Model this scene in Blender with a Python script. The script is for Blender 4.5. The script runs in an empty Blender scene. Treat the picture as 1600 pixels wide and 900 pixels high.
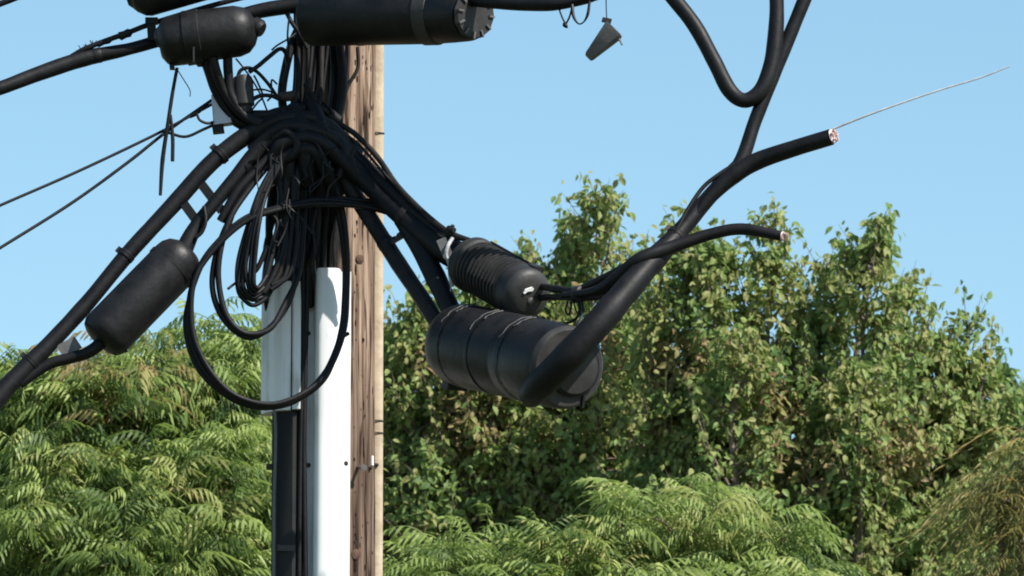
import bpy, math, random
import numpy as np
from mathutils import Vector, Matrix, noise as mnoise

scene = bpy.context.scene
C = scene.collection
R = math.radians
random.seed(7)
rng = np.random.default_rng(11)

# ------------------------------------------------------------------ camera
CAM = Vector((0.0, 0.0, 1.6))
PITCH = R(10.0)
DP = 25.0                      # distance of the pole from the camera (m)
FL = 261.0                     # long telephoto lens, mm on a 36 mm sensor
cd = bpy.data.cameras.new('camera')
cd.lens = FL; cd.sensor_width = 36.0; cd.clip_start = 0.1; cd.clip_end = 3000
cd.dof.use_dof = True; cd.dof.focus_distance = DP + 0.3; cd.dof.aperture_fstop = 22
cam = bpy.data.objects.new('camera', cd); C.objects.link(cam)
cam.location = CAM; cam.rotation_euler = (R(90) + PITCH, 0, 0)
scene.camera = cam
scene.render.resolution_x = 1024; scene.render.resolution_y = 576

# ------------------------------------------------------------------ world, sun, exposure
SUN_AZ = R(125.0)              # clockwise from +Y: right of and behind the camera
SUN_EL = R(46.0)
w = bpy.data.worlds.new('World'); scene.world = w; w.use_nodes = True
nt = w.node_tree; nt.nodes.clear()
sky = nt.nodes.new('ShaderNodeTexSky'); sky.sky_type = 'NISHITA'
sky.sun_disc = False; sky.sun_elevation = SUN_EL; sky.sun_rotation = SUN_AZ
sky.altitude = 50; sky.air_density = 1.0; sky.dust_density = 0.15; sky.ozone_density = 3.0
hs = nt.nodes.new('ShaderNodeHueSaturation'); hs.inputs['Hue'].default_value = 0.48
bg = nt.nodes.new('ShaderNodeBackground'); bg.inputs['Strength'].default_value = 0.093
wo = nt.nodes.new('ShaderNodeOutputWorld')
nt.links.new(sky.outputs[0], hs.inputs['Color']); nt.links.new(hs.outputs[0], bg.inputs[0])
nt.links.new(bg.outputs[0], wo.inputs[0])
sd = bpy.data.lights.new('sun', 'SUN'); sd.energy = 5.0; sd.angle = R(0.53); sd.color = (1.0, 0.955, 0.88)
sun = bpy.data.objects.new('sun', sd); C.objects.link(sun)
SDIR = Vector((math.sin(SUN_AZ) * math.cos(SUN_EL), math.cos(SUN_AZ) * math.cos(SUN_EL), math.sin(SUN_EL)))
sun.rotation_euler = SDIR.to_track_quat('Z', 'Y').to_euler(); sun.location = (0, 0, 60)
vs = scene.view_settings
vs.view_transform = 'Standard'; vs.look = 'None'; vs.gamma = 1.0; vs.exposure = 0.8
scene.cycles.filter_width = 1.9
scene.cycles.max_bounces = 6; scene.cycles.transparent_max_bounces = 4

# ------------------------------------------------------------------ picture measurements -> places
def at(px, py, dy=0.0, D=DP):
    """Point on the vertical plane y = D + dy seen at (px, py) of the 1600 x 900 photograph."""
    if D == DP and px > 560: dy -= 0.0011 * (min(px, 1000) - 560)      # right-hand gear shifted towards the camera so its shadows miss the pole
    f = FL / 36.0
    vx = (px - 800) / 1600.0; vz = -(py - 450) / 1600.0
    d = Vector((vx, f * math.cos(PITCH) - vz * math.sin(PITCH), f * math.sin(PITCH) + vz * math.cos(PITCH)))
    return CAM + d * ((D + dy) / d.y)
S = 36.0 / FL * DP / 1600.0 * 1.0            # metres per photograph pixel at the pole
S = S / math.cos(PITCH) if False else S

# ------------------------------------------------------------------ mesh helpers
class MB:
    def __init__(s): s.v = []; s.f = []
    def add(s, v, f):
        o = len(s.v); s.v += [Vector(p) for p in v]; s.f += [tuple(i + o for i in q) for q in f]; return s

def spline(pts, per=7):
    P = [Vector(p) for p in pts]
    if len(P) < 3 : 
        return [P[0].lerp(P[-1], i / per) for i in range(per + 1)]
    out = []
    for i in range(len(P) - 1):
        p0 = P[i - 1] if i else P[0] * 2 - P[1]
        p1, p2 = P[i], P[i + 1]
        p3 = P[i + 2] if i + 2 < len(P) else P[-1] * 2 - P[-2]
        for k in range(per):
            t = k / per
            out.append(0.5 * ((2 * p1) + (p2 - p0) * t + (2 * p0 - 5 * p1 + 4 * p2 - p3) * t * t + (3 * p1 - p0 - 3 * p2 + p3) * t ** 3))
    out.append(P[-1]); return out

def frames(path):
    n = len(path); T = []
    for i in range(n):
        t = path[min(i + 1, n - 1)] - path[max(i - 1, 0)]
        T.append(t.normalized() if t.length > 1e-9 else Vector((0, 0, 1)))
    a = Vector((0, -1, 0)) if abs(T[0].y) < 0.9 else Vector((1, 0, 0))
    N = [(a - T[0] * a.dot(T[0])).normalized()]
    for i in range(1, n):
        v = N[-1] - T[i] * N[-1].dot(T[i])
        N.append(v.normalized() if v.length > 1e-6 else N[-1])
    return T, N

def tube(m, pts, r, seg=12, per=7, smooth=True, cap=True, wob=0.0):
    path = spline(pts, per) if smooth else [Vector(p) for p in pts]
    T, N = frames(path); n = len(path); V = []; F = []
    for i, p in enumerate(path):
        B = T[i].cross(N[i])
        if isinstance(r, (list, tuple)):
            u = i / (n - 1) * (len(r) - 1); k = min(int(u), len(r) - 2); rr = r[k] + (r[k + 1] - r[k]) * (u - k)
        else: rr = r
        if wob: rr *= 1 + wob * mnoise.noise(p * 14.0)
        for j in range(seg):
            a = 2 * math.pi * j / seg
            V.append(p + (N[i] * math.cos(a) + B * math.sin(a)) * rr)
    for i in range(n - 1):
        for j in range(seg):
            k = (j + 1) % seg
            F.append((i * seg + j, i * seg + k, (i + 1) * seg + k, (i + 1) * seg + j))
    if cap:
        F.append(tuple(range(seg - 1, -1, -1))); F.append(tuple((n - 1) * seg + j for j in range(seg)))
    m.add(V, F); return m

def lathe(m, A, B, prof, seg=40, squash=1.0, dent=0.0):
    """Turned solid from A to B; prof = (fraction along the axis, radius in metres)."""
    A = Vector(A); B = Vector(B); ax = (B - A); L = ax.length; t = ax.normalized()
    n = Vector((0, 0, 1)); n = (n - t * n.dot(t)).normalized(); b = t.cross(n)
    V = []; F = []; k = len(prof)
    for (s, r) in prof:
        for j in range(seg):
            a = 2 * math.pi * j / seg
            q = A + t * (L * s) + n * (math.cos(a) * r) + b * (math.sin(a) * r * squash)
            if dent: q += (n * math.cos(a) + b * math.sin(a)) * dent * mnoise.noise(q * 9.0)
            V.append(q)
    for i in range(k - 1):
        for j in range(seg):
            l = (j + 1) % seg
            F.append((i * seg + j, i * seg + l, (i + 1) * seg + l, (i + 1) * seg + j))
    F.append(tuple(range(seg - 1, -1, -1))); F.append(tuple((k - 1) * seg + j for j in range(seg)))
    m.add(V, F); return m

def box(m, c, ux, uy, uz, bev=0.0):
    """Box at c with half-axis vectors ux, uy, uz; bev = chamfer in metres on the edges along uz."""
    c = Vector(c); ux = Vector(ux); uy = Vector(uy); uz = Vector(uz)
    if bev > 0:
        fx = 1 - bev / ux.length; fy = 1 - bev / uy.length
        ring = [(1, fy), (fx, 1), (-fx, 1), (-1, fy), (-1, -fy), (-fx, -1), (fx, -1), (1, -fy)]
    else: ring = [(1, 1), (-1, 1), (-1, -1), (1, -1)]
    n = len(ring)
    V = [c + ux * a + uy * b - uz for a, b in ring] + [c + ux * a + uy * b + uz for a, b in ring]
    F = [tuple(range(n - 1, -1, -1)), tuple(range(n, 2 * n))]
    F += [(i, (i + 1) % n, n + (i + 1) % n, n + i) for i in range(n)]
    m.add(V, F); return m

def extrude(m, outline, c, z0, z1):
    """Closed outline (x, y) round the upright line through c, from height z0 to z1; the line may lean (c0, c1)."""
    c0, c1 = c; n = len(outline)
    V = [Vector((c0.x + x, c0.y + y, z0)) for x, y in outline] + [Vector((c1.x + x, c1.y + y, z1)) for x, y in outline]
    F = [tuple(range(n - 1, -1, -1)), tuple(range(n, 2 * n))] + [(i, (i + 1) % n, n + (i + 1) % n, n + i) for i in range(n)]
    m.add(V, F); return m

def tag(o, label=None, cat=None, group=None, kind=None):
    if label: o['label'] = label
    if cat: o['category'] = cat
    if group: o['group'] = group
    if kind: o['kind'] = kind
    return o

def thing(name, label, cat, loc, group=None):
    o = bpy.data.objects.new(name, None); o.empty_display_size = 0.1; C.objects.link(o)
    o.location = loc; return tag(o, label, cat, group)

def obj(name, m, mat, parent=None, sharp=35):
    org = Vector((0, 0, 0))
    p = parent
    while p is not None: org = org + p.location; p = p.parent
    loc = Vector((0, 0, 0))
    if parent is None or parent.type == 'MESH' or True:
        lo = Vector((min(v[i] for v in m.v) for i in range(3))); hi = Vector((max(v[i] for v in m.v) for i in range(3)))
        mid = (lo + hi) / 2
        loc = mid - org
    base = org + loc
    me = bpy.data.meshes.new(name)
    me.from_pydata([tuple(v - base) for v in m.v], [], m.f); me.update()
    me.polygons.foreach_set('use_smooth', [True] * len(me.polygons))
    me.set_sharp_from_angle(angle=R(sharp))
    me.materials.append(mat)
    o = bpy.data.objects.new(name, me); o.location = loc; C.objects.link(o)
    if parent: o.parent = parent
    return o

# ------------------------------------------------------------------ materials
def mat_new(name):
    m = bpy.data.materials.new(name); m.use_nodes = True
    n = m.node_tree; b = n.nodes['Principled BSDF']; return m, n, b
def N(n, t, **kw):
    x = n.nodes.new(t)
    for k, v in kw.items():
        if k in x.inputs.keys(): x.inputs[k].default_value = v
        else: setattr(x, k, v)
    return x
def ramp(n, stops):
    r = n.nodes.new('ShaderNodeValToRGB'); e = r.color_ramp.elements
    while len(e) < len(stops): e.new(0.5)
    for i, (p, c) in enumerate(stops): e[i].position = p; e[i].color = (*c, 1)
    return r
def geo_coord(n, scale):
    t = n.nodes.new('ShaderNodeNewGeometry'); mp = n.nodes.new('ShaderNodeMapping')
    mp.inputs['Scale'].default_value = scale; n.links.new(t.outputs['Position'], mp.inputs['Vector']); return mp

def rubber(name, a, b, rough=0.5, spec=0.35, scale=18, bump=0.15):
    m, n, p = mat_new(name)
    mp = geo_coord(n, (scale, scale, scale))
    t = N(n, 'ShaderNodeTexNoise', Scale=1.0, Detail=6.0, Roughness=0.65); n.links.new(mp.outputs[0], t.inputs['Vector'])
    r = ramp(n, [(0.35, a), (0.7, b)]); n.links.new(t.outputs[0], r.inputs[0]); n.links.new(r.outputs[0], p.inputs['Base Color'])
    rr = N(n, 'ShaderNodeMapRange'); rr.inputs[3].default_value = rough - 0.1; rr.inputs[4].default_value = rough + 0.15
    n.links.new(t.outputs[0], rr.inputs[0]); n.links.new(rr.outputs[0], p.inputs['Roughness'])
    p.inputs['Specular IOR Level'].default_value = spec
    mp2 = geo_coord(n, (60, 60, 60)); t2 = N(n, 'ShaderNodeTexNoise', Scale=1.0, Detail=4.0); n.links.new(mp2.outputs[0], t2.inputs['Vector'])
    bm = N(n, 'ShaderNodeBump', Strength=bump, Distance=0.006); n.links.new(t2.outputs[0], bm.inputs['Height']); n.links.new(bm.outputs[0], p.inputs['Normal'])
    return m
MAT = {}
MAT['cable'] = rubber('black_cable_jacket', (0.0035, 0.0035, 0.0045), (0.009, 0.0085, 0.0095), 0.52, 0.22)
MAT['cable_grey'] = rubber('weathered_cable_jacket', (0.007, 0.006, 0.006), (0.022, 0.019, 0.017), 0.55, 0.22)
MAT['shell'] = rubber('closure_shell', (0.004, 0.004, 0.005), (0.013, 0.0123, 0.0125), 0.46, 0.26, 14, 0.2)
MAT['shell_grey'] = rubber('ribbed_shell', (0.014, 0.0135, 0.014), (0.030, 0.028, 0.027), 0.5, 0.3, 12)
MAT['cap'] = rubber('cap_plastic', (0.022, 0.021, 0.022), (0.042, 0.040, 0.038), 0.5, 0.3, 12)
MAT['steel'] = rubber('galvanised_steel', (0.30, 0.31, 0.33), (0.48, 0.48, 0.48), 0.45, 0.5, 30)
MAT['rust'] = rubber('dark_iron', (0.03, 0.022, 0.018), (0.07, 0.05, 0.04), 0.65, 0.3, 30)
MAT['clampgrey'] = rubber('grey_clamp', (0.075, 0.075, 0.078), (0.13, 0.12, 0.115), 0.5, 0.4, 25)
MAT['white'] = rubber('white_pvc', (0.62, 0.63, 0.65), (0.70, 0.70, 0.70), 0.5, 0.4, 5, 0.03)
MAT['offwhite'] = rubber('pale_terminal_plastic', (0.36, 0.38, 0.45), (0.48, 0.50, 0.56), 0.5, 0.4, 12, 0.05)
MAT['sticker'] = rubber('white_sticker', (0.75, 0.75, 0.75), (0.8, 0.8, 0.8), 0.5, 0.3, 12, 0.0)
MAT['black_pvc'] = rubber('black_pvc', (0.004, 0.0045, 0.0045), (0.008, 0.008, 0.009), 0.5, 0.3, 8, 0.05)
MAT['copper'] = rubber('cut_copper', (0.40, 0.22, 0.19), (0.66, 0.52, 0.49), 0.45, 0.5, 160)
MAT['pale_core'] = rubber('pale_cut_core', (0.42, 0.30, 0.30), (0.66, 0.58, 0.57), 0.55, 0.3, 190)
MAT['moulding'] = rubber('pale_wood_moulding', (0.33, 0.255, 0.18), (0.48, 0.39, 0.285), 0.7, 0.2, 14, 0.3)
MAT['bark'] = rubber('bark', (0.10, 0.075, 0.055), (0.24, 0.20, 0.16), 0.85, 0.1, 25, 0.6)

def pvc():
    m, n, p = mat_new('white_pvc_streaked')
    mp = geo_coord(n, (30, 30, 1.2)); t = N(n, 'ShaderNodeTexNoise', Scale=1.0, Detail=5.0); n.links.new(mp.outputs[0], t.inputs['Vector'])
    mp2 = geo_coord(n, (9, 9, 6)); t2 = N(n, 'ShaderNodeTexNoise', Scale=1.0, Detail=6.0); n.links.new(mp2.outputs[0], t2.inputs['Vector'])
    mu = N(n, 'ShaderNodeMath', operation='MULTIPLY'); n.links.new(t.outputs[0], mu.inputs[0]); n.links.new(t2.outputs[0], mu.inputs[1])
    r = ramp(n, [(0.13, (0.50, 0.49, 0.46)), (0.21, (0.72, 0.72, 0.72)), (0.4, (0.78, 0.78, 0.78))]); n.links.new(mu.outputs[0], r.inputs[0]); n.links.new(r.outputs[0], p.inputs['Base Color'])
    p.inputs['Roughness'].default_value = 0.5; p.inputs['Specular IOR Level'].default_value = 0.4
    return m
MAT['white'] = pvc()
def wood():
    m, n, p = mat_new('weathered_pole_wood')
    mp = geo_coord(n, (60, 60, 1.5))
    t = N(n, 'ShaderNodeTexNoise', Scale=1.0, Detail=9.0, Roughness=0.68); n.links.new(mp.outputs[0], t.inputs['Vector'])
    r = ramp(n, [(0.34, (0.020, 0.012, 0.008)), (0.43, (0.072, 0.048, 0.035)), (0.53, (0.150, 0.106, 0.079)), (0.66, (0.27, 0.208, 0.163))])
    n.links.new(t.outputs[0], r.inputs[0])
    # broad bleached and weathered patches
    mp2 = geo_coord(n, (10, 10, 0.9)); t2 = N(n, 'ShaderNodeTexNoise', Scale=1.0, Detail=3.0); n.links.new(mp2.outputs[0], t2.inputs['Vector'])
    # the wood is lighter towards the top of the pole and darker lower down
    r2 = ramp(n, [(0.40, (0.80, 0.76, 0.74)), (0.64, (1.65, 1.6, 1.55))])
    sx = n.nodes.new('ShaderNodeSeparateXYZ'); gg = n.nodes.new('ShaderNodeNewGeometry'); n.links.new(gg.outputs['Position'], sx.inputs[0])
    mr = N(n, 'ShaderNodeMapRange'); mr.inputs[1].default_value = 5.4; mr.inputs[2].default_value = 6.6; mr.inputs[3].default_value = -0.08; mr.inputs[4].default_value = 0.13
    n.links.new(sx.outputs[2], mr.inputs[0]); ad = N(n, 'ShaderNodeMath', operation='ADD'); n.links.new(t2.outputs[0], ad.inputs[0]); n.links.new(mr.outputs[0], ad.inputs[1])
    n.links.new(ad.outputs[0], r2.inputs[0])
    mx = N(n, 'ShaderNodeMix', data_type='RGBA', blend_type='MULTIPLY'); mx.inputs[0].default_value = 1.0
    n.links.new(r.outputs[0], mx.inputs[6]); n.links.new(r2.outputs[0], mx.inputs[7])
    # thin dark drying checks
    mp3 = geo_coord(n, (62, 62, 4.5)); t3 = N(n, 'ShaderNodeTexNoise', Scale=1.0, Detail=2.0); n.links.new(mp3.outputs[0], t3.inputs['Vector'])
    r3 = ramp(n, [(0.37, (0.07, 0.05, 0.04)), (0.45, (1, 1, 1))]); n.links.new(t3.outputs[0], r3.inputs[0])
    mx2 = N(n, 'ShaderNodeMix', data_type='RGBA', blend_type='MULTIPLY'); mx2.inputs[0].default_value = 0.85
    n.links.new(mx.outputs[2], mx2.inputs[6]); n.links.new(r3.outputs[0], mx2.inputs[7])
    n.links.new(mx2.outputs[2], p.inputs['Base Color'])
    p.inputs['Roughness'].default_value = 0.85; p.inputs['Specular IOR Level'].default_value = 0.15
    bm = N(n, 'ShaderNodeBump', Strength=0.7, Distance=0.012); n.links.new(t.outputs[0], bm.inputs['Height']); n.links.new(bm.outputs[0], p.inputs['Normal'])
    return m
MAT['wood'] = wood()
MAT['knot'] = rubber('wood_knot', (0.05, 0.03, 0.022), (0.14, 0.09, 0.065), 0.85, 0.1, 70, 0.4)
MAT['gouge'] = rubber('dark_gouge', (0.012, 0.008, 0.007), (0.03, 0.02, 0.016), 0.9, 0.05, 70, 0.4)

def leaf_mat(name, stops, trans=0.3, rough=0.45, tcol=(0.30, 0.42, 0.05)):
    m, n, p = mat_new(name)
    a = n.nodes.new('ShaderNodeAttribute'); a.attribute_name = 'tint'
    r = ramp(n, stops); n.links.new(a.outputs['Fac'], r.inputs[0]); n.links.new(r.outputs[0], p.inputs['Base Color'])
    p.inputs['Roughness'].default_value = rough; p.inputs['Specular IOR Level'].default_value = 0.22
    tr = n.nodes.new('ShaderNodeBsdfTranslucent')
    mx = N(n, 'ShaderNodeMix', data_type='RGBA', blend_type='MIX'); mx.inputs[0].default_value = 0.5
    n.links.new(r.outputs[0], mx.inputs[6]); mx.inputs[7].default_value = (*tcol, 1)
    n.links.new(mx.outputs[2], tr.inputs['Color'])
    ms = n.nodes.new('ShaderNodeMixShader'); ms.inputs[0].default_value = trans
    n.links.new(p.outputs[0], ms.inputs[1]); n.links.new(tr.outputs[0], ms.inputs[2])
    n.links.new(ms.outputs[0], n.nodes['Material Output'].inputs['Surface']); return m
MAT['leaf_oval'] = leaf_mat('oval_leaf', [(0.0, (0.045, 0.085, 0.030)), (0.35, (0.085, 0.155, 0.048)), (0.7, (0.18, 0.255, 0.078)), (0.9, (0.27, 0.32, 0.105)), (1.0, (0.27, 0.16, 0.09))], 0.40, 0.5, (0.34, 0.48, 0.11))
MAT['leaf_fern'] = leaf_mat('feathery_leaf', [(0.0, (0.045, 0.082, 0.028)), (0.5, (0.180, 0.245, 0.066)), (0.88, (0.34, 0.405, 0.13)), (1.0, (0.24, 0.14, 0.07))], 0.40, 0.5, (0.36, 0.50, 0.09))
MAT['leaf_strand'] = leaf_mat('strand_leaf', [(0.0, (0.07, 0.085, 0.028)), (0.5, (0.165, 0.165, 0.05)), (1.0, (0.33, 0.235, 0.08))], 0.3, 0.5, (0.25, 0.30, 0.08))

def ground_mat():
    m, n, p = mat_new('dry_grass_ground')
    mp = geo_coord(n, (0.5, 0.5, 0.5)); t = N(n, 'ShaderNodeTexNoise', Scale=1.0, Detail=8.0); n.links.new(mp.outputs[0], t.inputs['Vector'])
    r = ramp(n, [(0.35, (0.035, 0.05, 0.018)), (0.65, (0.085, 0.08, 0.04))]); n.links.new(t.outputs[0], r.inputs[0]); n.links.new(r.outputs[0], p.inputs['Base Color'])
    p.inputs['Roughness'].default_value = 0.95; return m
MAT['ground'] = ground_mat()

# ------------------------------------------------------------------ ground (below the frame, carries pole and trees)
g = MB(); g.add([(-1500, -200, 0), (1500, -200, 0), (1500, 2500, 0), (-1500, 2500, 0)], [(0, 1, 2, 3)])
tag(obj('ground', g, MAT['ground']), kind='structure')

# ------------------------------------------------------------------ utility pole
pc = at(526, 450)                                    # pole axis at mid frame
PR = 64 * S
POLE = thing('utility_pole', 'weathered wooden utility pole with cracked grain and a pale strip down its right edge', 'utility pole', (pc.x, DP, 0))
def pole_r(z): return PR * (1 + (pc.z - z) * 0.006)
m = MB(); V = []; F = []; sg = 120
zs = [0, 1, 2, 3, 4] + [4.4 + i * 0.035 for i in range(110)] + [8.6, 9.2]
grooves = [(random.uniform(0, 6.283), random.uniform(4.5, 8), random.uniform(0.3, 1.2), random.uniform(0.02, 0.05), random.uniform(0.004, 0.012)) for _ in range(46)]
for z in zs:
    for j in range(sg):
        a = 2 * math.pi * j / sg
        r = pole_r(z) + 0.0035 * mnoise.noise(Vector((math.cos(a) * 9, math.sin(a) * 9, z * 0.8)))
        for (ga, gz, gl, gw, gd) in grooves:
            if abs(z - gz) < gl:
                da = abs((a - ga - 0.04 * math.sin(z * 3 + ga) + math.pi) % (2 * math.pi) - math.pi)
                if da < gw: r -= gd * (1 - da / gw) * (1 - abs(z - gz) / gl)
        V.append((pc.x + math.cos(a) * r, DP + math.sin(a) * r, z))
for i in range(len(zs) - 1):
    for j in range(sg):
        k = (j + 1) % sg
        F.append((i * sg + j, i * sg + k, (i + 1) * sg + k, (i + 1) * sg + j))
F.append(tuple((len(zs) - 1) * sg + j for j in range(sg)))
m.add(V, F); obj('shaft', m, MAT['wood'], POLE, 60)

def on_pole(px, py, out=0.0):
    """Point on the front of the pole seen at (px, py), and the outward direction there."""
    q = at(px, py); r = pole_r(q.z); x = max(-0.97 * r, min(0.97 * r, q.x - pc.x))
    for _ in range(3):
        dy = -math.sqrt(r * r - x * x); q = at(px, py, dy); x = max(-0.97 * r, min(0.97 * r, q.x - pc.x))
    n = Vector((x, -math.sqrt(r * r - x * x), 0)).normalized()
    return Vector((pc.x + x, DP + n.y * r, q.z)) + n * out, n
# ground wire moulding up the right edge, with staples
mm = MB(); a0 = R(-6); n0 = Vector((math.cos(a0), math.sin(a0), 0))
for (z0, z1) in ((0.05, 9.0),):
    r = [pole_r(z) for z in (z0, z1)]
    V = []
    for z in (z0, z1):
        c = Vector((pc.x, DP, z)) + n0 * (pole_r(z) - 0.004); t = Vector((-n0.y, n0.x, 0))
        for k in range(9):
            a = math.pi * k / 8; V.append(c + t * (0.018 * math.cos(a)) + n0 * (0.027 * math.sin(a)))
    mm.add(V, [(k, k + 1, 9 + k + 1, 9 + k) for k in range(8)] + [(8, 0, 9, 17), tuple(range(8, -1, -1)), tuple(range(9, 18))])
MOULD = obj('wire_moulding', mm, MAT['moulding'], POLE)
for y in (205, 655, 674):
    q = at(594, y, -0.02); st = MB(); V = []
    c = Vector((pc.x, DP, q.z)) + n0 * (pole_r(q.z) - 0.004); t = Vector((-n0.y, n0.x, 0))
    pts = [c + t * (0.022 * math.cos(math.pi * k / 8)) + n0 * (0.0285 * math.sin(math.pi * k / 8)) for k in range(9)]
    tube(st, pts, 0.0022, 6, smooth=False); obj('staple', st, MAT['rust'], MOULD)
# knots, gouges, bolt, tag
for (x, y, a, b) in ((562, 405, 0.016, 0.017), (556, 866, 0.018, 0.022)):
    p, n = on_pole(x, y, -0.004); k = MB(); lathe(k, p, p + n * 0.010, [(0, a), (0.7, a), (1, a * 0.6)], 14); obj('knot', k, MAT['knot'], POLE)
gs = MB()
for i in range(190):
    x = random.uniform(542, 584) if i % 3 else random.uniform(548, 570); y = random.uniform(80, 900)
    p, n = on_pole(x, y, 0.001); s = random.uniform(0.0015, 0.0055); t = Vector((-n.y, n.x, 0))
    h = s * random.uniform(1.6, 4.5)
    gs.add([p + t * s * math.cos(q) + Vector((0, 0, h * math.sin(q))) - n * 0.002 for q in [k * 1.0472 for k in range(6)]] + [p - n * 0.0005], [(k, (k + 1) % 6, 6) for k in range(6)])
tag(obj('spur_gouges', gs, MAT['gouge'], POLE), kind='stuff')
p, n = on_pole(560, 728, 0.0); b = MB()
tube(b, [p - n * 0.02, p + n * 0.05 + Vector((-0.010, 0, -0.012))], 0.006, 10); lathe(b, p + n * 0.048 + Vector((-.01, 0, -.012)), p + n * 0.058 + Vector((-.012, 0, -.014)), [(0, 0.012), (1, 0.012)], 6)
obj('step_bolt', b, MAT['clampgrey'], POLE)
p, n = on_pole(581, 718, 0.002); b = MB(); t = Vector((-n.y, n.x, 0))
box(b, p, t * 0.006, n * 0.0015, Vector((0, 0, 0.016))); obj('pole_tag', b, MAT['sticker'], POLE)
for (x, y) in ((577, 730), (589, 724)):
    p, n = on_pole(x, y, 0); b = MB(); lathe(b, p - n * 0.01, p + n * 0.012, [(0, 0.006), (0.8, 0.006), (1, 0.004)], 10); obj('nail', b, MAT['rust'], POLE)

# ------------------------------------------------------------------ riser covers
def dome(x0, x1, fl, h, n=14, p=2.0):
    """U-guard section: flat flange, raised rounded body, flat flange; the back is flat."""
    o = [(x0, 0.0), (x0, -0.005), (x0 + fl, -0.005)]
    c = (x0 + fl + x1 - fl) / 2; hw = (x1 - x0) / 2 - fl
    for k in range(1, n):
        a = math.pi * k / n
        ca, sa = math.cos(a), math.sin(a)
        o.append((c - hw * math.copysign(abs(ca) ** (2 / p), ca), -0.005 - h * abs(sa) ** (2 / p)))
    o += [(x1 - fl, -0.005), (x1, -0.005), (x1, 0.0)]
    return o
zt = at(512, 420, -0.2).z; zb = at(512, 900, -0.2).z
ctop = at(514, 420, -0.14); cbot = at(511, 900, -0.14); ctop.y = cbot.y = DP - PR - 0.003
slope = (ctop.x - cbot.x) / (zt - zb); c0 = Vector((cbot.x - slope * zb, cbot.y - 0.012, 0))
U = thing('conduit_cover', 'tall glossy white U-shaped riser cover down the front of the wooden pole', 'conduit', (c0.x, c0.y, 0))
ctp = Vector((ctop.x, ctop.y, 0))
m = MB(); extrude(m, dome(-0.082, 0.076, 0.034, 0.075, 24, 3.4), (c0, ctp), 0.02, zt); obj('cover', m, MAT['white'], U)
for (x, y) in ((482, 520), (482, 726), (541, 726)):
    q = at(x, y, -0.16); b = MB(); yy = ctop.y - 0.005 - (0.002 if x < 500 else 0.045)
    lathe(b, Vector((q.x, yy + 0.012, q.z)), Vector((q.x, yy - 0.010, q.z)), [(0, 0.0075), (0.75, 0.0075), (1, 0.005)], 10); obj('bolt', b, MAT['rust'], U)
# short white riser left of the pole
z1 = at(440, 440, -0.2).z; z0 = at(440, 641, -0.2).z
xl = at(407, 540, -0.2).x; 
def X(px, dy=-0.2): return at(px, 540, dy).x
W2 = thing('conduit_cover', 'short white riser cover behind the hanging loops, ending above the black one', 'conduit', (X(436), DP - 0.12, z0))
cc = Vector((0, DP - 0.12, 0))
m = MB(); extrude(m, [(X(407), 0.05), (X(407), 0.0), (X(428), -0.075), (X(441), -0.09), (X(454), -0.09), (X(456), -0.05), (X(456), 0.05)], (cc, cc), z0, z1); obj('cover', m, MAT['white'], W2, 20)
m = MB(); extrude(m, [(X(456.6), 0.05), (X(456.6), -0.08), (X(459), -0.087), (X(470), -0.087), (X(470), 0.05)], (cc, cc), z0 + 0.004, z1); obj('side_channel', m, MAT['white'], W2, 20)
# black riser below
W3 = thing('conduit_cover', 'black riser cover under the short white one, left of the tall white cover', 'conduit', (X(450), DP - 0.11, 0))
m = MB(); extrude(m, [(X(425), 0.06), (X(425), -0.04), (X(433), -0.06), (X(458), -0.075), (X(471), -0.06), (X(473), 0.05)], (cc, cc), 0.02, z0 - 0.004); obj('cover', m, MAT['black_pvc'], W3, 20)
q = at(450, 856, -0.2); m = MB(); box(m, (X(449), DP - 0.12 - 0.077, q.z), (0.030, 0.006, 0), (0, 0.002, 0), (0, 0, 0.010)); obj('band', m, MAT['cap'], W3)
q = at(423, 726, -0.2); m = MB(); box(m, (X(421), DP - 0.15, q.z), (0.010, 0, 0), (0, 0.012, 0), (0, 0, 0.009)); obj('clamp', m, MAT['rust'], W3)
m = MB(); tube(m, [at(424, 632, -0.2), at(430, 650, -0.205), at(431, 700, -0.205), at(428, 800, -0.2), at(427, 1000, -0.2), Vector((X(427), DP - 0.2, 1.0))], 0.0045, 8); obj('ground_wire', m, MAT['clampgrey'], W3)

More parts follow.
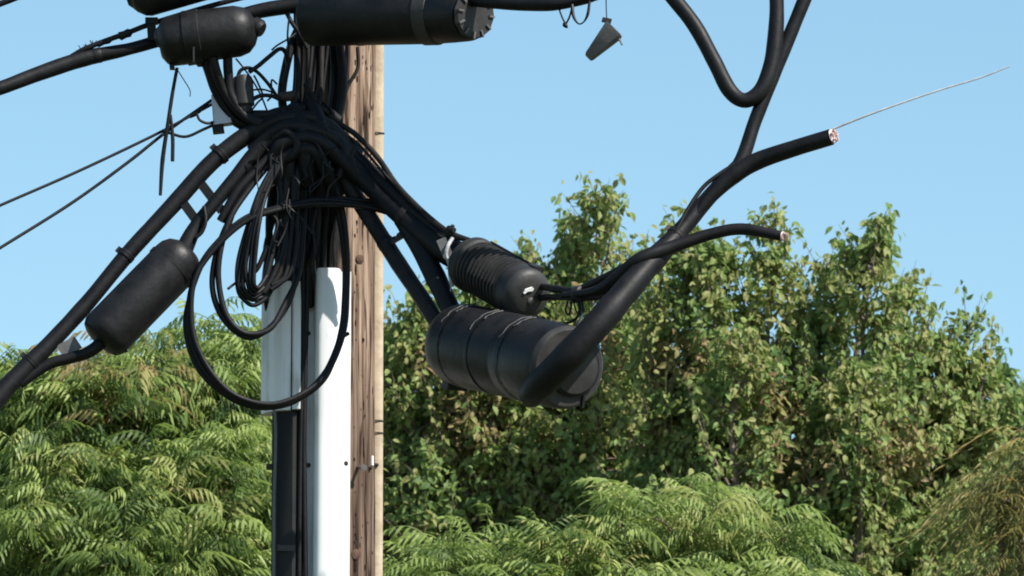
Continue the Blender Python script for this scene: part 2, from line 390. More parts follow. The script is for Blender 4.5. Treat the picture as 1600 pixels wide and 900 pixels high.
# ------------------------------------------------------------------ cables
def path(pts, jit=0.0): return [at(p[0] + random.gauss(0, jit), p[1] + random.gauss(0, jit), p[2]) for p in pts]
def cable(label, pts, r, mat='cable', group=None, cat='cable', name='cable', seg=12, wob=0.05, ties=(), parent_parts=None):
    P = path(pts, {'looped_cable': 1.7, 'riser_cable': 2.0, 'fan_cable': 2.5, 'knot_cable': 2.5}.get(name, 0.4))
    rr = [x * S for x in r] if isinstance(r, (list, tuple)) else r * S
    m = MB(); tube(m, P, rr, seg, 8, wob=wob)
    if not ties and not parent_parts:
        return tag(obj(name, m, MAT[mat], None, 50), label, cat, group)
    t = thing(name, label, cat, P[0], group); obj('jacket', m, MAT[mat], t, 50)
    sp = spline(P, 24)
    for (px, py, w_, tm) in ties:
        k = min(range(1, len(sp) - 1), key=lambda i: (sp[i] - at(px, py, sp[i].y - DP)).length)
        u = k / (len(sp) - 1)
        if isinstance(rr, list):
            q = u * (len(rr) - 1); i = min(int(q), len(rr) - 2); r0 = rr[i] + (rr[i + 1] - rr[i]) * (q - i)
        else: r0 = rr
        d = (sp[k + 1] - sp[k - 1]).normalized(); b = MB()
        lathe(b, sp[k] - d * w_ * S / 2, sp[k] + d * w_ * S / 2, [(0, r0 * 1.0), (0.15, r0 * 1.09), (0.5, r0 * 1.07), (0.85, r0 * 1.10), (1, r0 * 1.0)], 18, dent=0.003)
        nn = d.cross(Vector((0, 1, 0))).normalized(); nn = nn if nn.z > 0 else -nn
        if w_ < 14: box(b, sp[k] + nn * r0 * 1.2, d * w_ * S * 0.5, Vector((0, 0.006, 0)), nn * r0 * 0.22)
        obj('tie', b, MAT[tm], t)
    return t

TOPG = 'thick trunk cables slung from the pole'
# upper left strand and its messenger
T1 = cable('thick black trunk cable running from the left edge up past the twin upper closures', [(-60, 156, -0.45), (0, 138, -0.42), (60, 116, -0.38), (130, 92, -0.34), (200, 77, -0.32), (250, 63, -0.30), (330, 40, -0.28), (405, 18, -0.27), (480, 5, -0.27), (560, -4, -0.27), (640, -4, -0.29), (770, 2, -0.33)], [10.5, 11, 12, 13, 10, 10, 11, 12, 13, 13, 13, 12], ties=((150, 88, 16, 'cable'), (300, 49, 8, 'cable')))
m = MB(); tube(m, path([(112, 88, -0.35), (138, 74, -0.35), (200, 51, -0.34), (240, 36, -0.33), (330, 9, -0.32), (420, -14, -0.3)]), 4.2 * S, 10)
T2 = thing('strand_wire', 'thin messenger strand with lumpy wrapped splice above the left trunk cable', 'wire', at(112, 88, -0.35)); obj('wire', m, MAT['cable'], T2)
for (x0, y0, x1, y1, r) in ((150, 71, 174, 62, 6.5), (184, 58, 206, 49, 7.5)):
    b = MB(); lathe(b, at(x0, y0, -0.345), at(x1, y1, -0.345), [(0, 3 * S), (0.15, r * S), (0.5, r * 0.85 * S), (0.8, r * S), (1, 4 * S)], 12, dent=0.006); obj('wrap', b, MAT['cable'], T2)
b = MB()
for i in range(16):
    q = at(128 + i * 1.7, 83 - i * 0.9, -0.345); tube(b, [q, q + Vector((random.uniform(-.02, .006), random.uniform(-.015, .015), random.uniform(.008, .024)))], 0.0014, 4, 1)
tag(obj('frayed_ends', b, MAT['cable'], T2), kind='stuff')
cable('black cable crossing the top left corner', [(-40, 22, -0.3), (0, 6, -0.3), (30, -6, -0.3), (80, -28, -0.3)], 5)

# upper closures, left of the pole
def closure(label, A, B, r, cat='splice closure', mat='shell', capmat='shell', prof=None, group='black splice closures hung round the pole', name='splice_closure', seg=44, dent=0.007):
    t = thing(name, label, cat, (A + B) / 2, group)
    m = MB(); lathe(m, A, B, [(s, q * r) for s, q in (prof or [(0, 0.86), (0.02, 0.96), (0.05, 1), (0.95, 1), (0.98, 0.96), (1, 0.86)])], seg, dent=dent)
    obj('body', m, MAT[mat], t, 40)
    return t
A = at(203, -6, -0.36); B = at(352, -50, -0.36); t = closure('black splice closure cut off by the top edge, uppermost left of the pole', A, B, 40 * S, prof=[(0, 0.55), (0.03, 0.72), (0.10, 0.94), (0.16, 1), (0.9, 1), (1, 0.8)])
b = MB(); lathe(b, at(197, -3, -0.36), at(206, -6, -0.36), [(0, 0.3 * 40 * S), (1, 0.6 * 40 * S)], 20); obj('end_cap', b, MAT['shell'], t)
b = MB(); box(b, at(237, 48, -0.34), (7 * S, 0, 0), (0, 0.008, 0), (-1 * S, 0, 15 * S)); obj('hanger', b, MAT['cable'], t)
b = MB(); box(b, at(237, 33, -0.34), (10 * S, 0, 0), (0, 0.014, 0), (0, 0, 5 * S)); obj('hanger_clamp', b, MAT['cable'], t)
A = at(250, 66, -0.38); B = at(400, 44, -0.40)
t = closure('black blunt-ended splice closure under the trunk cable, upper left of the pole', A, B, 42 * S, prof=[(0, 0.6), (0.05, 0.85), (0.1, 0.95), (0.25, 0.97), (0.26, 1.03), (0.42, 1.03), (0.43, 0.98), (0.8, 0.96), (0.9, 0.85), (0.97, 0.6), (1, 0.38)])
for (x0, y0, x1, y1, r) in ((256, 58, 250, 59, 18), (396, 40, 410, 47, 15)):
    b = MB(); lathe(b, at(x0, y0, -0.4), at(x1, y1, -0.41), [(0, r * S), (0.7, r * S), (1, r * 0.75 * S)], 20); obj('end_cap', b, MAT['shell'], t)
b = MB(); box(b, at(268, 98, -0.38), (4 * S, 0, 0), (0, 0.012, 0), (-1.5 * S, 0, 11 * S)); obj('lug', b, MAT['shell'], t)
b = MB(); box(b, at(303, 64, -0.46), (1.2 * S, 0, 0), (0, 0.006, 0), (0, 0, 34 * S)); obj('seam', b, MAT['shell_grey'], t)
b = MB(); lathe(b, at(312, 96, -0.38), at(312, 104, -0.38), [(0, 5 * S), (1, 4 * S)], 12); obj('plug', b, MAT['shell'], t)

# wires dangling beneath it
cable('thick wire hanging limp below the upper left closure, its end twisted', [(277, 106, -0.38), (270, 145, -0.38), (262, 190, -0.38), (254, 250, -0.37), (250, 305, -0.37)], [2.6, 3, 3, 3.6, 2.5], cat='wire', name='loose_wire', seg=8)
cable('second limp wire end ending beside the longer hanging wire', [(266, 180, -0.38), (270, 215, -0.38), (269, 252, -0.38)], [2.2, 3, 3], cat='wire', name='loose_wire', seg=8)
cable('hair thin bent wire below the upper left closure', [(278, 110, -0.38), (288, 126, -0.38), (296, 141, -0.38), (297, 150, -0.38)], 0.9, 'cable_grey', cat='wire', name='loose_wire', seg=6)
cable('thin slack wire between upper left closure and the descending cables', [(286, 98, -0.37), (305, 100, -0.36), (326, 108, -0.34)], 1.1, cat='wire', name='loose_wire', seg=6)

# service drops to the left
DR = 'thin service wires running off to the left'
cable('upper thin service wire running from left edge to the pale terminal block', [(-60, 348, -0.6), (0, 321, -0.55), (120, 268, -0.45), (240, 212, -0.36), (300, 180, -0.33), (336, 160, -0.3)], 2.4, cat='wire', name='service_wire', group=DR, seg=8)
cable('lower thin service wire running from left edge up to the pale terminal block', [(-60, 424, -0.6), (0, 388, -0.55), (110, 318, -0.45), (200, 254, -0.38), (262, 205, -0.34), (340, 150, -0.3)], 2.6, cat='wire', name='service_wire', group=DR, seg=8)
cable('short slack wire sagging under the pale terminal block', [(262, 207, -0.33), (290, 213, -0.33), (318, 203, -0.32), (345, 190, -0.31)], 2.4, cat='wire', name='service_wire', seg=8)
cable('little wire loop left of the pale terminal block', [(308, 178, -0.34), (312, 188, -0.34), (324, 192, -0.33), (336, 190, -0.32)], 2.2, cat='wire', name='service_wire', seg=8)
b = MB(); lathe(b, at(296, 183, -0.33), at(318, 168, -0.33), [(0, 2.5 * S), (0.3, 4.5 * S), (0.7, 4 * S), (1, 2.5 * S)], 10); tag(obj('wire_grip', b, MAT['cable']), 'small dark wedge grip on the service wires beside the pale terminal', 'wire grip')
t = thing('terminal_block', 'pale bluish white terminal block left of the cable knot', 'terminal box', at(344, 172, -0.30))
m = MB(); box(m, at(347, 172, -0.30), (15 * S, 0, 2 * S), (0, 0.03, 0), (-2 * S, 0, 24 * S), 0.006); obj('case', m, MAT['offwhite'], t)
m = MB(); box(m, at(341, 202, -0.30), (9 * S, 0, 1 * S), (0, 0.022, 0), (-1 * S, 0, 6 * S), 0.004); obj('foot', m, MAT['cable'], t)
t = thing('terminal_canister', 'small dark grey upright canister between the upper closure and knot', 'canister', at(380, 150, -0.34))
m = MB(); lathe(m, at(381, 166, -0.34), at(379, 118, -0.34), [(0, 15 * S), (0.05, 17 * S), (0.85, 16 * S), (0.95, 14 * S), (1, 9 * S)], 28); obj('body', m, MAT['shell_grey'], t)
m = MB(); lathe(m, at(381, 182, -0.34), at(381, 165, -0.34), [(0, 9 * S), (0.4, 13 * S), (1, 13 * S)], 28); obj('base', m, MAT['shell'], t)

# cables from the upper closure into the knot
KG = 'black cables dropping from the upper closure into the knot'
kl = 'black cable dropping from the upper left closure into the tangled knot'
for pts, r in (([(318, 80, -0.38), (328, 112, -0.36), (342, 150, -0.33), (370, 190, -0.31), (420, 205, -0.3)], 9),
               ([(330, 80, -0.40), (338, 112, -0.39), (352, 145, -0.36), (385, 182, -0.35), (440, 200, -0.34)], 8),
               ([(356, 80, -0.38), (357, 115, -0.37), (362, 150, -0.36), (388, 186, -0.35), (450, 210, -0.34)], 7.5)):
    cable(kl, pts, r, group=KG)
JG = 'small jumper wires looping left of the pole'
jl = 'small jumper wire looping through the air left of the upper pole'
for pts, r in (([(370, 122, -0.34), (376, 110, -0.34), (388, 106, -0.34), (402, 113, -0.33), (418, 130, -0.32), (432, 150, -0.3)], 3),
               ([(390, 112, -0.35), (404, 103, -0.34), (420, 88, -0.33), (436, 77, -0.31), (446, 82, -0.3), (450, 100, -0.28)], 3.6),
               ([(368, 92, -0.35), (382, 108, -0.34), (396, 128, -0.34), (408, 150, -0.33), (418, 175, -0.31)], 1.4),
               ([(446, 16, -0.27), (456, 36, -0.27), (468, 52, -0.26), (480, 75, -0.25)], 3.4),
               ([(452, 20, -0.3), (449, 55, -0.3), (450, 90, -0.29), (442, 130, -0.28)], 1.6),
               ([(396, 140, -0.35), (412, 140, -0.34), (428, 146, -0.32), (444, 158, -0.3)], 1.6),
               ([(390, 158, -0.35), (406, 151, -0.34), (424, 150, -0.33), (442, 158, -0.3)], 3.4),
               ([(424, 78, -0.31), (434, 70, -0.31), (450, 60, -0.29), (462, 52, -0.27)], 1.5),
               ([(394, 172, -0.35), (402, 160, -0.34), (410, 150, -0.34), (404, 132, -0.33), (397, 118, -0.33)], 1.6)):
    cable(jl, pts, r, group=JG, cat='wire', name='jumper_wire', seg=8)
cable('thin wire behind the left trunk cable below the terminal', [(368, 180, -0.28), (374, 198, -0.28), (382, 222, -0.27)], 2.6, cat='wire', name='jumper_wire', seg=8)

# riser bundle down the pole front
RG = 'black riser cables running down the front of the pole'
rl = 'black riser cable in the bundle running down the front of the pole'
riser = []
for i in range(15):
    x0 = 464 + i * 4.6 + random.uniform(-2, 2)
    x1 = 446 + i * 5.4 + random.uniform(-3, 3)
    x2 = 432 + i * 6.2 + random.uniform(-4, 4)
    d = -0.17 - 0.05 * random.random() - (0.03 if i < 6 else 0)
    riser.append(([(x0, -30, d), (x0 + random.uniform(-3, 3), 60, d), (x1 + 12 + random.uniform(-4, 4), 140, d - 0.01), (x1 + random.uniform(-4, 4), 230, d - 0.02), (x2 + random.uniform(-4, 4), 330, d), (x2 + random.uniform(-3, 3), 400, d + 0.005), (min(max(x2, 418), 464) if x2 < 475 else min(x2, 500) + 6, 480, -0.13 if x2 < 475 else -0.165)], random.choice([3.2, 4.2, 5.5, 7])))
for i in range(6):
    x0 = 522 + i * 4.4
    riser.append(([(x0, 40, -0.155 - i * 0.002), (x0 - 1, 110, -0.158), (x0 - 8 - i * 0.5, 190, -0.165), (508 + i * 3, 300, -0.18), (504 + i * 4.2, 400, -0.185), (504 + i * 4.0, 450, -0.185)], random.choice([2.2, 2.8, 3.4])))
for k, (pts, r) in enumerate(riser): cable(rl, pts, r, 'cable_grey' if k in (4, 9, 16, 18, 20) else 'cable', group=RG, cat='cable', name='riser_cable', seg=9)
cable('outermost riser cable bowed away on the left of the bundle', [(478, 20, -0.22), (462, 60, -0.23), (449, 100, -0.24), (440, 145, -0.26), (446, 190, -0.28), (455, 240, -0.3)], 7, name='riser_cable', group=RG)
b = MB(); lathe(b, at(436, 152, -0.29), at(468, 148, -0.29), [(0, 6 * S), (0.1, 9 * S), (0.9, 9 * S), (1, 6 * S)], 16, dent=0.006); tag(obj('tape_wrap', b, MAT['rust']), 'brownish tape wrap round the cables above the knot', 'tape')
cable('black cable sweeping from the bundle into the left of the wooden pole face', [(560, 74, -0.16), (552, 105, -0.162), (542, 140, -0.165), (536, 190, -0.175), (530, 260, -0.19)], 3.0, 'cable_grey', group=RG, name='riser_cable', seg=9)

# knot of cables
KN = 'black cables crossing in the knot on the pole'
kn = 'black cable bending through the dark knot on the pole'
knots = [([(395, 215, -0.32), (430, 190, -0.36), (475, 185, -0.36), (520, 200, -0.34), (560, 240, -0.3)], 12),
         ([(400, 235, -0.34), (440, 205, -0.38), (490, 205, -0.38), (530, 225, -0.35), (570, 262, -0.3)], 13),
         ([(420, 262, -0.36), (440, 228, -0.40), (480, 218, -0.40), (520, 240, -0.37), (545, 275, -0.32)], 13),
         ([(432, 290, -0.36), (445, 250, -0.39), (480, 235, -0.40), (510, 262, -0.37), (525, 300, -0.32)], 12),
         ([(455, 170, -0.33), (470, 200, -0.38), (480, 240, -0.39), (478, 290, -0.34)], 14),
         ([(480, 160, -0.30), (500, 195, -0.36), (505, 235, -0.37), (500, 300, -0.3)], 12),
         ([(440, 175, -0.33), (450, 210, -0.37), (452, 260, -0.37), (446, 320, -0.33)], 13),
         ([(428, 215, -0.39), (448, 205, -0.42), (462, 222, -0.42), (452, 245, -0.41), (432, 250, -0.38), (424, 235, -0.36)], 7),
         ([(395, 205, -0.30), (420, 182, -0.31), (460, 172, -0.31), (495, 172, -0.30), (530, 190, -0.27)], 9),
         ([(380, 178, -0.32), (410, 180, -0.33), (450, 182, -0.34), (490, 200, -0.36)], 9),
         ([(520, 215, -0.36), (535, 230, -0.37), (540, 252, -0.37), (530, 272, -0.36)], 8)]
kl2 = ['thick cable arching over the knot just under its top edge', 'thick cable arching through the upper middle of the knot', 'thick cable arching across the front middle of the knot', 'lowest thick cable arching across the front of the knot',
       'stout cable running straight down through the centre of the knot', 'stout cable running down through the right of the knot', 'stout cable running down through the left of the knot', 'small cable curled into a round eye on the front of the knot',
       'slim cable forming the top rim of the knot', 'slim cable coming into the knot from the terminal canister side', 'short cable curled at the right side of the knot']
for q, (pts, r) in enumerate(knots): cable(kl2[q], pts, r, group=KN, name='knot_cable')
# odd lashings, tails and thin wires that break up the knot
TW = 'thin wires and tails straggling round the knot'
for q in range(34):
    x = random.gauss(470, 38); y = random.uniform(120, 330); a = random.uniform(0.9, 2.3); l = random.uniform(30, 90); d = -0.40 - random.random() * 0.04
    if y < 190: d = -0.31
    P_ = [(x + math.cos(a) * l * t_ + random.gauss(0, 5), y + math.sin(a) * l * t_ + random.gauss(0, 4), d + random.gauss(0, .01)) for t_ in (0, .33, .66, 1)]
    cable('thin black wire straggling over the cable knot on the pole', P_, random.choice([1.2, 1.6, 2.2]), random.choice(['cable', 'cable', 'cable_grey']), group=TW, cat='wire', name='stray_wire', seg=6)
# more strands fanning down from the knot
FG = 'black cables fanning down from the knot'
fl = 'black cable fanning straight down below the knot'
for i in range(13):
    x0 = 432 + i * 7.5; x1 = 420 + i * 8.8 + random.uniform(-4, 4)
    cable(fl, [(x0, 225, -0.34), (x0 - 2, 262, -0.34 + 0.02 * random.random()), (x1 + random.uniform(-5, 5), 325, -0.28), (x1 + random.uniform(-6, 6) - max(0, 6 - i) * 1.0, 390, -0.245), (min(max(x1, 416), 468) - 2, 440, -0.18), (min(max(x1, 420), 464), 500, -0.13)] if x1 < 500 else
          [(x0, 225, -0.34), (x0 - 2, 262, -0.33), (x1 - 4, 325, -0.26), (x1 - 10, 380, -0.22), (518 - (i % 3) * 6, 450, -0.185)], random.choice([2.6, 3.6, 4.6, 6.0]), 'cable_grey' if i % 4 == 1 else 'cable', group=FG, name='fan_cable', seg=9)
for i in range(4):
    cable(fl, [(505 + i * 7, 285, -0.27), (504 + i * 8, 330, -0.25), (502 + i * 8, 380, -0.22), (499 + i * 8, 440, -0.19)], 2.4, 'cable_grey', group=FG, name='fan_cable', seg=8)

# the dark upright run of cables that drops behind the loops between the covers
for i, x in enumerate((474, 482, 489)):
    cable('black cable going down between the two white covers', [(x - 4, 380, -0.22), (x - 2, 450, -0.205), (x - 3, 560, -0.195), (x - 6, 700, -0.188), (x - 8, 920, -0.188), (x - 8, 1000, -0.188)], 4.0 if i < 2 else 2.5, group='black cables going down between the white covers', name='riser_cable', seg=9) if i < 2 else None

# left trunk cable with its closure
T3 = cable('thick black trunk cable slanting from the lower left edge up to the knot', [(-70, 712, -0.55), (0, 616, -0.50), (75, 540, -0.46), (135, 475, -0.43), (200, 396, -0.40), (270, 320, -0.37), (330, 256, -0.35), (385, 212, -0.33), (430, 188, -0.33), (480, 188, -0.33)], [17, 15.5, 13.5, 13, 13, 13.5, 14, 15, 15, 14],
      ties=((48, 566, 9, 'cable'), (197, 399, 10, 'cable'), (345, 243, 10, 'cable')))
t = closure('long black cylindrical closure hanging under the slanting left trunk cable', at(294, 390, -0.40), at(154, 534, -0.47), 41 * S, prof=[(0, 0.35), (0.015, 0.62), (0.05, 0.84), (0.10, 0.96), (0.15, 1), (0.88, 1), (0.93, 0.97), (0.97, 0.86), (0.99, 0.68), (1, 0.4)])
b = MB(); lathe(b, at(176, 548, -0.46), at(196, 540, -0.46), [(0, 8 * S), (1, 11 * S)], 14); obj('lug', b, MAT['shell'], t)
b = MB(); lathe(b, at(270, 414.6, -0.411), at(264, 420.8, -0.414), [(0, 40.6 * S), (0.1, 42 * S), (0.9, 42 * S), (1, 40.6 * S)], 44); obj('ring', b, MAT['shell'], t)
for (x0, y0, x1, y1) in ((290, 322, 312, 352), (318, 292, 344, 326)):
    b = MB(); d = at(x1, y1, -0.38) - at(x0, y0, -0.38); n_ = d.normalized().cross(Vector((0, 1, 0)))
    box(b, (at(x0, y0, -0.38) + at(x1, y1, -0.38)) / 2, n_ * 7 * S, (0, 0.010, 0), d * 0.6); obj('hanger', b, MAT['cable'], t)
b = MB(); box(b, at(108, 542, -0.46), (14 * S, 0, 8 * S), (0, 0.006, 0), (-6 * S, 0, 9 * S)); obj('hanger_plate', b, MAT['clampgrey'], t)
cable('short black cable joining the lower end of the left closure to the trunk', [(172, 524, -0.46), (140, 550, -0.47), (110, 560, -0.47), (75, 570, -0.47), (30, 600, -0.48)], [10, 10, 9, 9, 9])
cable('black cable rising from the top of the left closure to the knot', [(284, 398, -0.40), (306, 354, -0.39), (335, 318, -0.38), (370, 276, -0.37), (400, 240, -0.36), (440, 210, -0.36)], [15, 11, 11, 12, 14, 14])
cable('thinner black cable looping beside the top of the left closure', [(318, 322, -0.41), (322, 345, -0.42), (316, 362, -0.42), (306, 372, -0.42)], 3)
cable('black cable hugging the rising cable right of the left closure', [(345, 345, -0.40), (372, 300, -0.40), (398, 268, -0.39), (430, 235, -0.38)], 7)
cable('slim black cable leading up steeply beside the rising cable', [(352, 372, -0.38), (362, 340, -0.38), (380, 290, -0.38), (405, 262, -0.37)], 4)

# hanging loops
LG = 'black cables forming the largest hanging loop'
for k, (o, q) in enumerate(((0, 0), (5, -0.012), (-5, 0.010))):
    cable(('middle strand of the widest hanging cable loop that reaches lowest', 'innermost strand of the widest hanging cable loop that reaches lowest', 'outermost strand of the widest hanging cable loop that reaches lowest')[k], [(640 + o, 338 + o, -0.30), (580, 320 + o, -0.34 + q), (500, 314 + o * .8, -0.38 + q), (430, 326 + o * .6, -0.42 + q), (378, 348 + o, -0.44 + q), (330, 392 + o, -0.45 + q), (302 - o * .3, 440, -0.46 + q), (294 + o * .7, 500, -0.46 + q), (306 + o, 552 - o, -0.46 + q), (332 + o * 1.2, 594 - o, -0.46 + q), (372, 624 - o, -0.45 + q), (420, 635 - o * .6, -0.43 + q), (470, 620 - o * .6, -0.40 + q), (510, 582 - o * .6, -0.36 + q), (533 + o * .4, 520, -0.33 + q), (541 + o * .5, 460, -0.31 + q), (538 + o * .4, 390, -0.31 + q), (528 + o, 320, -0.33 + q), (510 + o, 260, -0.35 + q)], [4.5, 4.5, 4.2, 4.2, 4.2, 4.2], group=LG, name='looped_cable', seg=10)
LG2 = 'black cables forming the middle hanging loop'
for k, (o, q) in enumerate(((0, 0), (4.5, -0.01))):
    cable(('outer cable of the middle-sized hanging loop inside the widest one', 'inner cable of the middle-sized hanging loop inside the widest one')[k], [(430 + o, 240, -0.37), (392, 290 + o, -0.39 + q), (356 + o, 345, -0.42 + q), (338 + o, 400, -0.43 + q), (335 + o, 450, -0.43 + q), (350 + o, 500 - o, -0.43 + q), (385, 525 - o, -0.42 + q), (420, 514 - o, -0.40 + q), (448, 478 - o, -0.37 + q), (462 + o, 430, -0.35 + q), (468 + o, 370, -0.34 + q), (472 + o, 300, -0.34)], 4.8, group=LG2, name='looped_cable', seg=10)
LG3 = 'black wires of the narrow inner loop bundle'
for i in range(6):
    o = i * 5.0
    cable(('outermost wire', 'second wire from outside', 'third wire from outside', 'fourth wire from outside', 'fifth wire from outside', 'innermost wire')[i] + ' of the narrow inner bundle of hanging loops', [(432 + o * .5, 245, -0.40), (405 + o * .6, 300, -0.42), (385 + o * .8, 350, -0.43 - i * .006), (372 + o, 410, -0.43 - i * .006), (371 + o, 448 - o * .3, -0.43 - i * .006), (382 + o * .8, 472 - o * .9, -0.42 - i * .006), (399 + o * .3, 477 - o * 1.3, -0.42 - i * .004), (420, 462 - o * 1.5, -0.40), (436 + o * .3, 425 - o, -0.38), (450 + o * .3, 370, -0.37), (458 + o * .3, 300, -0.37)], 3.5, group=LG3, name='looped_cable', seg=9)
for i in range(7):
    cable(fl, [(438 + i * 5, 255, -0.37), (434 + i * 5, 325, -0.385), (432 + i * 5, 385, -0.395), (420 + i * 5, 432, -0.405), (400 + i * 5, 468 - i * 4, -0.415)], random.choice([3.5, 4.5, 5.5]), 'cable_grey' if i == 3 else 'cable', group=FG, name='fan_cable', seg=9)
cable('black cable slanting through the gap inside the loops', [(418, 385, -0.42), (408, 410, -0.42), (396, 425, -0.42), (382, 438, -0.42)], 4, name='looped_cable')
cable('short wire stub poking out left of the inner loop bundle', [(372, 440, -0.43), (362, 446, -0.43), (356, 452, -0.44)], 2.2, name='loose_wire', cat='wire', seg=8)
b = MB(); lathe(b, at(452, 424, -0.36), at(458, 418, -0.36), [(0, 5 * S), (1, 5 * S)], 12); tag(obj('cable_clip', b, MAT['clampgrey']), 'small grey metal clip on the loops left of the tall white cover', 'clip')
t = cable('black clip wire stub right of the tall white cover', [(536, 526, -0.34), (545, 521, -0.33)], 3, name='loose_wire', cat='wire', seg=8)

# cables from the knot down right to the two hanging closures
cable('grey-black thick cable slanting right from knot to the big lower closure', [(505, 235, -0.34), (540, 285, -0.32), (580, 345, -0.34), (622, 410, -0.43), (660, 468, -0.50), (700, 530, -0.56)], [13, 13, 13, 13, 13, 13], 'cable_grey', ties=((600, 378, 12, 'cable'),))
cable('second thick black cable tight under the topmost right-slanting ones', [(525, 240, -0.36), (580, 290, -0.36), (640, 345, -0.43), (690, 385, -0.47), (735, 411, -0.50)], [15, 17, 19, 22, 24], 'cable', ties=((632, 338, 14, 'cable_grey'),))
cable('black cable forming the upper edge of the right-slanting cables', [(520, 215, -0.35), (565, 252, -0.34), (620, 305, -0.41), (670, 350, -0.46), (712, 382, -0.49)], [9, 10, 10, 10, 10])
cable('outermost slim cable arching across the wood face down to the ribbed closure', [(478, 130, -0.25), (492, 156, -0.27), (520, 186, -0.30), (556, 210, -0.32), (590, 246, -0.33), (620, 290, -0.42), (660, 330, -0.48), (700, 362, -0.53), (742, 380, -0.54)], 4.6, 'cable_grey')
cable('thin wire following just under the outermost slim cable', [(470, 165, -0.31), (520, 195, -0.34), (560, 226, -0.34), (600, 272, -0.40), (650, 322, -0.47)], 2.2, 'cable_grey')
cable('thick short black cable dropping between the two hanging closures', [(630, 345, -0.42), (655, 385, -0.46), (680, 432, -0.50), (708, 492, -0.55)], [14, 15, 16, 15], 'cable')
b = MB(); d = at(640, 360, -0.42) - at(616, 374, -0.42); box(b, at(628, 367, -0.42), d * 0.5, (0, 0.012, 0), (5 * S, 0, 9 * S)); tag(obj('spacer', b, MAT['rust']), 'short brownish spacer bridging the two right-slanting cables', 'spacer')

# ------------------------------------------------------------------ top closure on the strand, in front of the pole
A = at(478, 26, -0.40); B = at(668, 22, -0.50)
R0 = 47 * S
t = closure('large black cylindrical closure across the top edge in front of the pole', A, B, R0, prof=[(0, 0.7), (0.03, 0.92), (0.06, 1), (0.97, 1), (1, 0.97)], dent=0.003)
d = (B - A).normalized(); E = at(738, 21, -0.57)
b = MB(); lathe(b, B - d * 0.01, B + d * 0.045, [(0, R0 * 1.0), (0.05, R0 * 1.04), (0.9, R0 * 1.04), (1, R0 * 0.98)], 44); obj('collar', b, MAT['cap'], t)
b = MB(); lathe(b, B + d * 0.045, E, [(0, R0 * 0.99), (0.5, R0 * 0.97), (0.9, R0 * 0.93), (1, R0 * 0.86)], 40, dent=0.004); obj('end_cap', b, MAT['shell'], t)
d2 = (E - B).normalized()
b = MB(); lathe(b, E, E + d2 * 0.016, [(0, R0 * 0.87), (0.5, R0 * 0.9), (1, R0 * 0.84)], 12, dent=0.008); obj('end_plate', b, MAT['cap'], t, 20)
b = MB()
for k in range(12):
    a = 2 * math.pi * k / 12; nn = Vector((0, 0, 1)); nn = (nn - d2 * nn.dot(d2)).normalized(); bb = d2.cross(nn); rr = (nn * math.cos(a) + bb * math.sin(a))
    tt = d2.cross(rr); box(b, E + d2 * 0.02 + rr * R0 * 0.72, rr * R0 * 0.12, tt * 0.003, d2 * 0.003)
tag(obj('end_rib', b, MAT['clampgrey'], t), kind='stuff')
b = MB(); lathe(b, at(560, 24, -0.443), at(566, 24, -0.446), [(0, R0 * 1.005), (0.1, R0 * 1.02), (0.9, R0 * 1.02), (1, R0 * 1.005)], 44); obj('band', b, MAT['shell'], t)
cable('thick black cable sagging out of the top edge right of the large top closure', [(640, -4, -0.50), (700, -4, -0.56), (770, 3, -0.62), (820, 6, -0.62), (862, 6, -0.62), (900, 1, -0.60), (935, -8, -0.6), (1000, -34, -0.58)], [11, 11, 11, 11, 11, 9, 8, 8])
TL = 'knotted tie cords hanging under the sagging top cable'
t = thing('hanging_cord', 'thin black cord with a knotted end under the sagging top cable', 'cord', at(884, 14, -0.62))
b = MB(); tube(b, path([(873, 12, -0.62), (878, 26, -0.63), (884, 38, -0.63)]), 1.6 * S, 6); tube(b, path([(894, 10, -0.62), (890, 26, -0.63), (884, 38, -0.63)]), 1.6 * S, 6); obj('strand', b, MAT['cable'], t)
b = MB(); lathe(b, at(880, 36, -0.63), at(887, 44, -0.63), [(0, 2 * S), (0.3, 5 * S), (0.7, 4 * S), (1, 1.5 * S)], 9, dent=0.006); obj('knot', b, MAT['cable'], t)
cable('black looped tie strap right of the knotted cord', [(894, 8, -0.62), (896, 26, -0.63), (903, 37, -0.63), (912, 34, -0.63), (918, 22, -0.63), (921, 2, -0.62)], [3, 2.6, 1.2, 1.2, 2.4, 2.2], name='tie_strap', cat='strap', seg=7)
# wedge clamp on a wire
t = thing('wedge_clamp', 'tapered grey wedge clamp dangling from a thin wire in the sky', 'wire clamp', at(947, 30, -0.6))
b = MB(); tube(b, [at(947, -40, -0.6), at(947, 0, -0.6), at(948, 32, -0.6)], 1.0 * S, 6); obj('wire', b, MAT['cable_grey'], t)
p0 = at(960, 46, -0.6); p1 = at(919, 90, -0.6); dd = (p1 - p0); nn = dd.normalized().cross(Vector((0, 1, 0))); V = []
for (f_, hw, th) in ((0, 17 * S, 0.022), (0.06, 18 * S, 0.024), (0.95, 8.5 * S, 0.016), (1, 6.5 * S, 0.013)):
    c = p0 + dd * f_
    for (a_, b_) in ((1, .55), (.7, 1), (-.7, 1), (-1, .55), (-1, -.55), (-.7, -1), (.7, -1), (1, -.55)): V.append(c + nn * hw * a_ + Vector((0, th * b_, 0)))
F = [(0, 1, 2, 3, 4, 5, 6, 7)[::-1], tuple(range(24, 32))] + [(r_ * 8 + j, r_ * 8 + (j + 1) % 8, r_ * 8 + 8 + (j + 1) % 8, r_ * 8 + 8 + j) for r_ in range(3) for j in range(8)]
b = MB(); b.add(V, F); obj('body', b, MAT['clampgrey'], t, 25)
b = MB(); tube(b, path([(964, 60, -0.6), (968, 62, -0.6), (972, 70, -0.6)]), 1.8 * S, 6); obj('hook', b, MAT['clampgrey'], t)
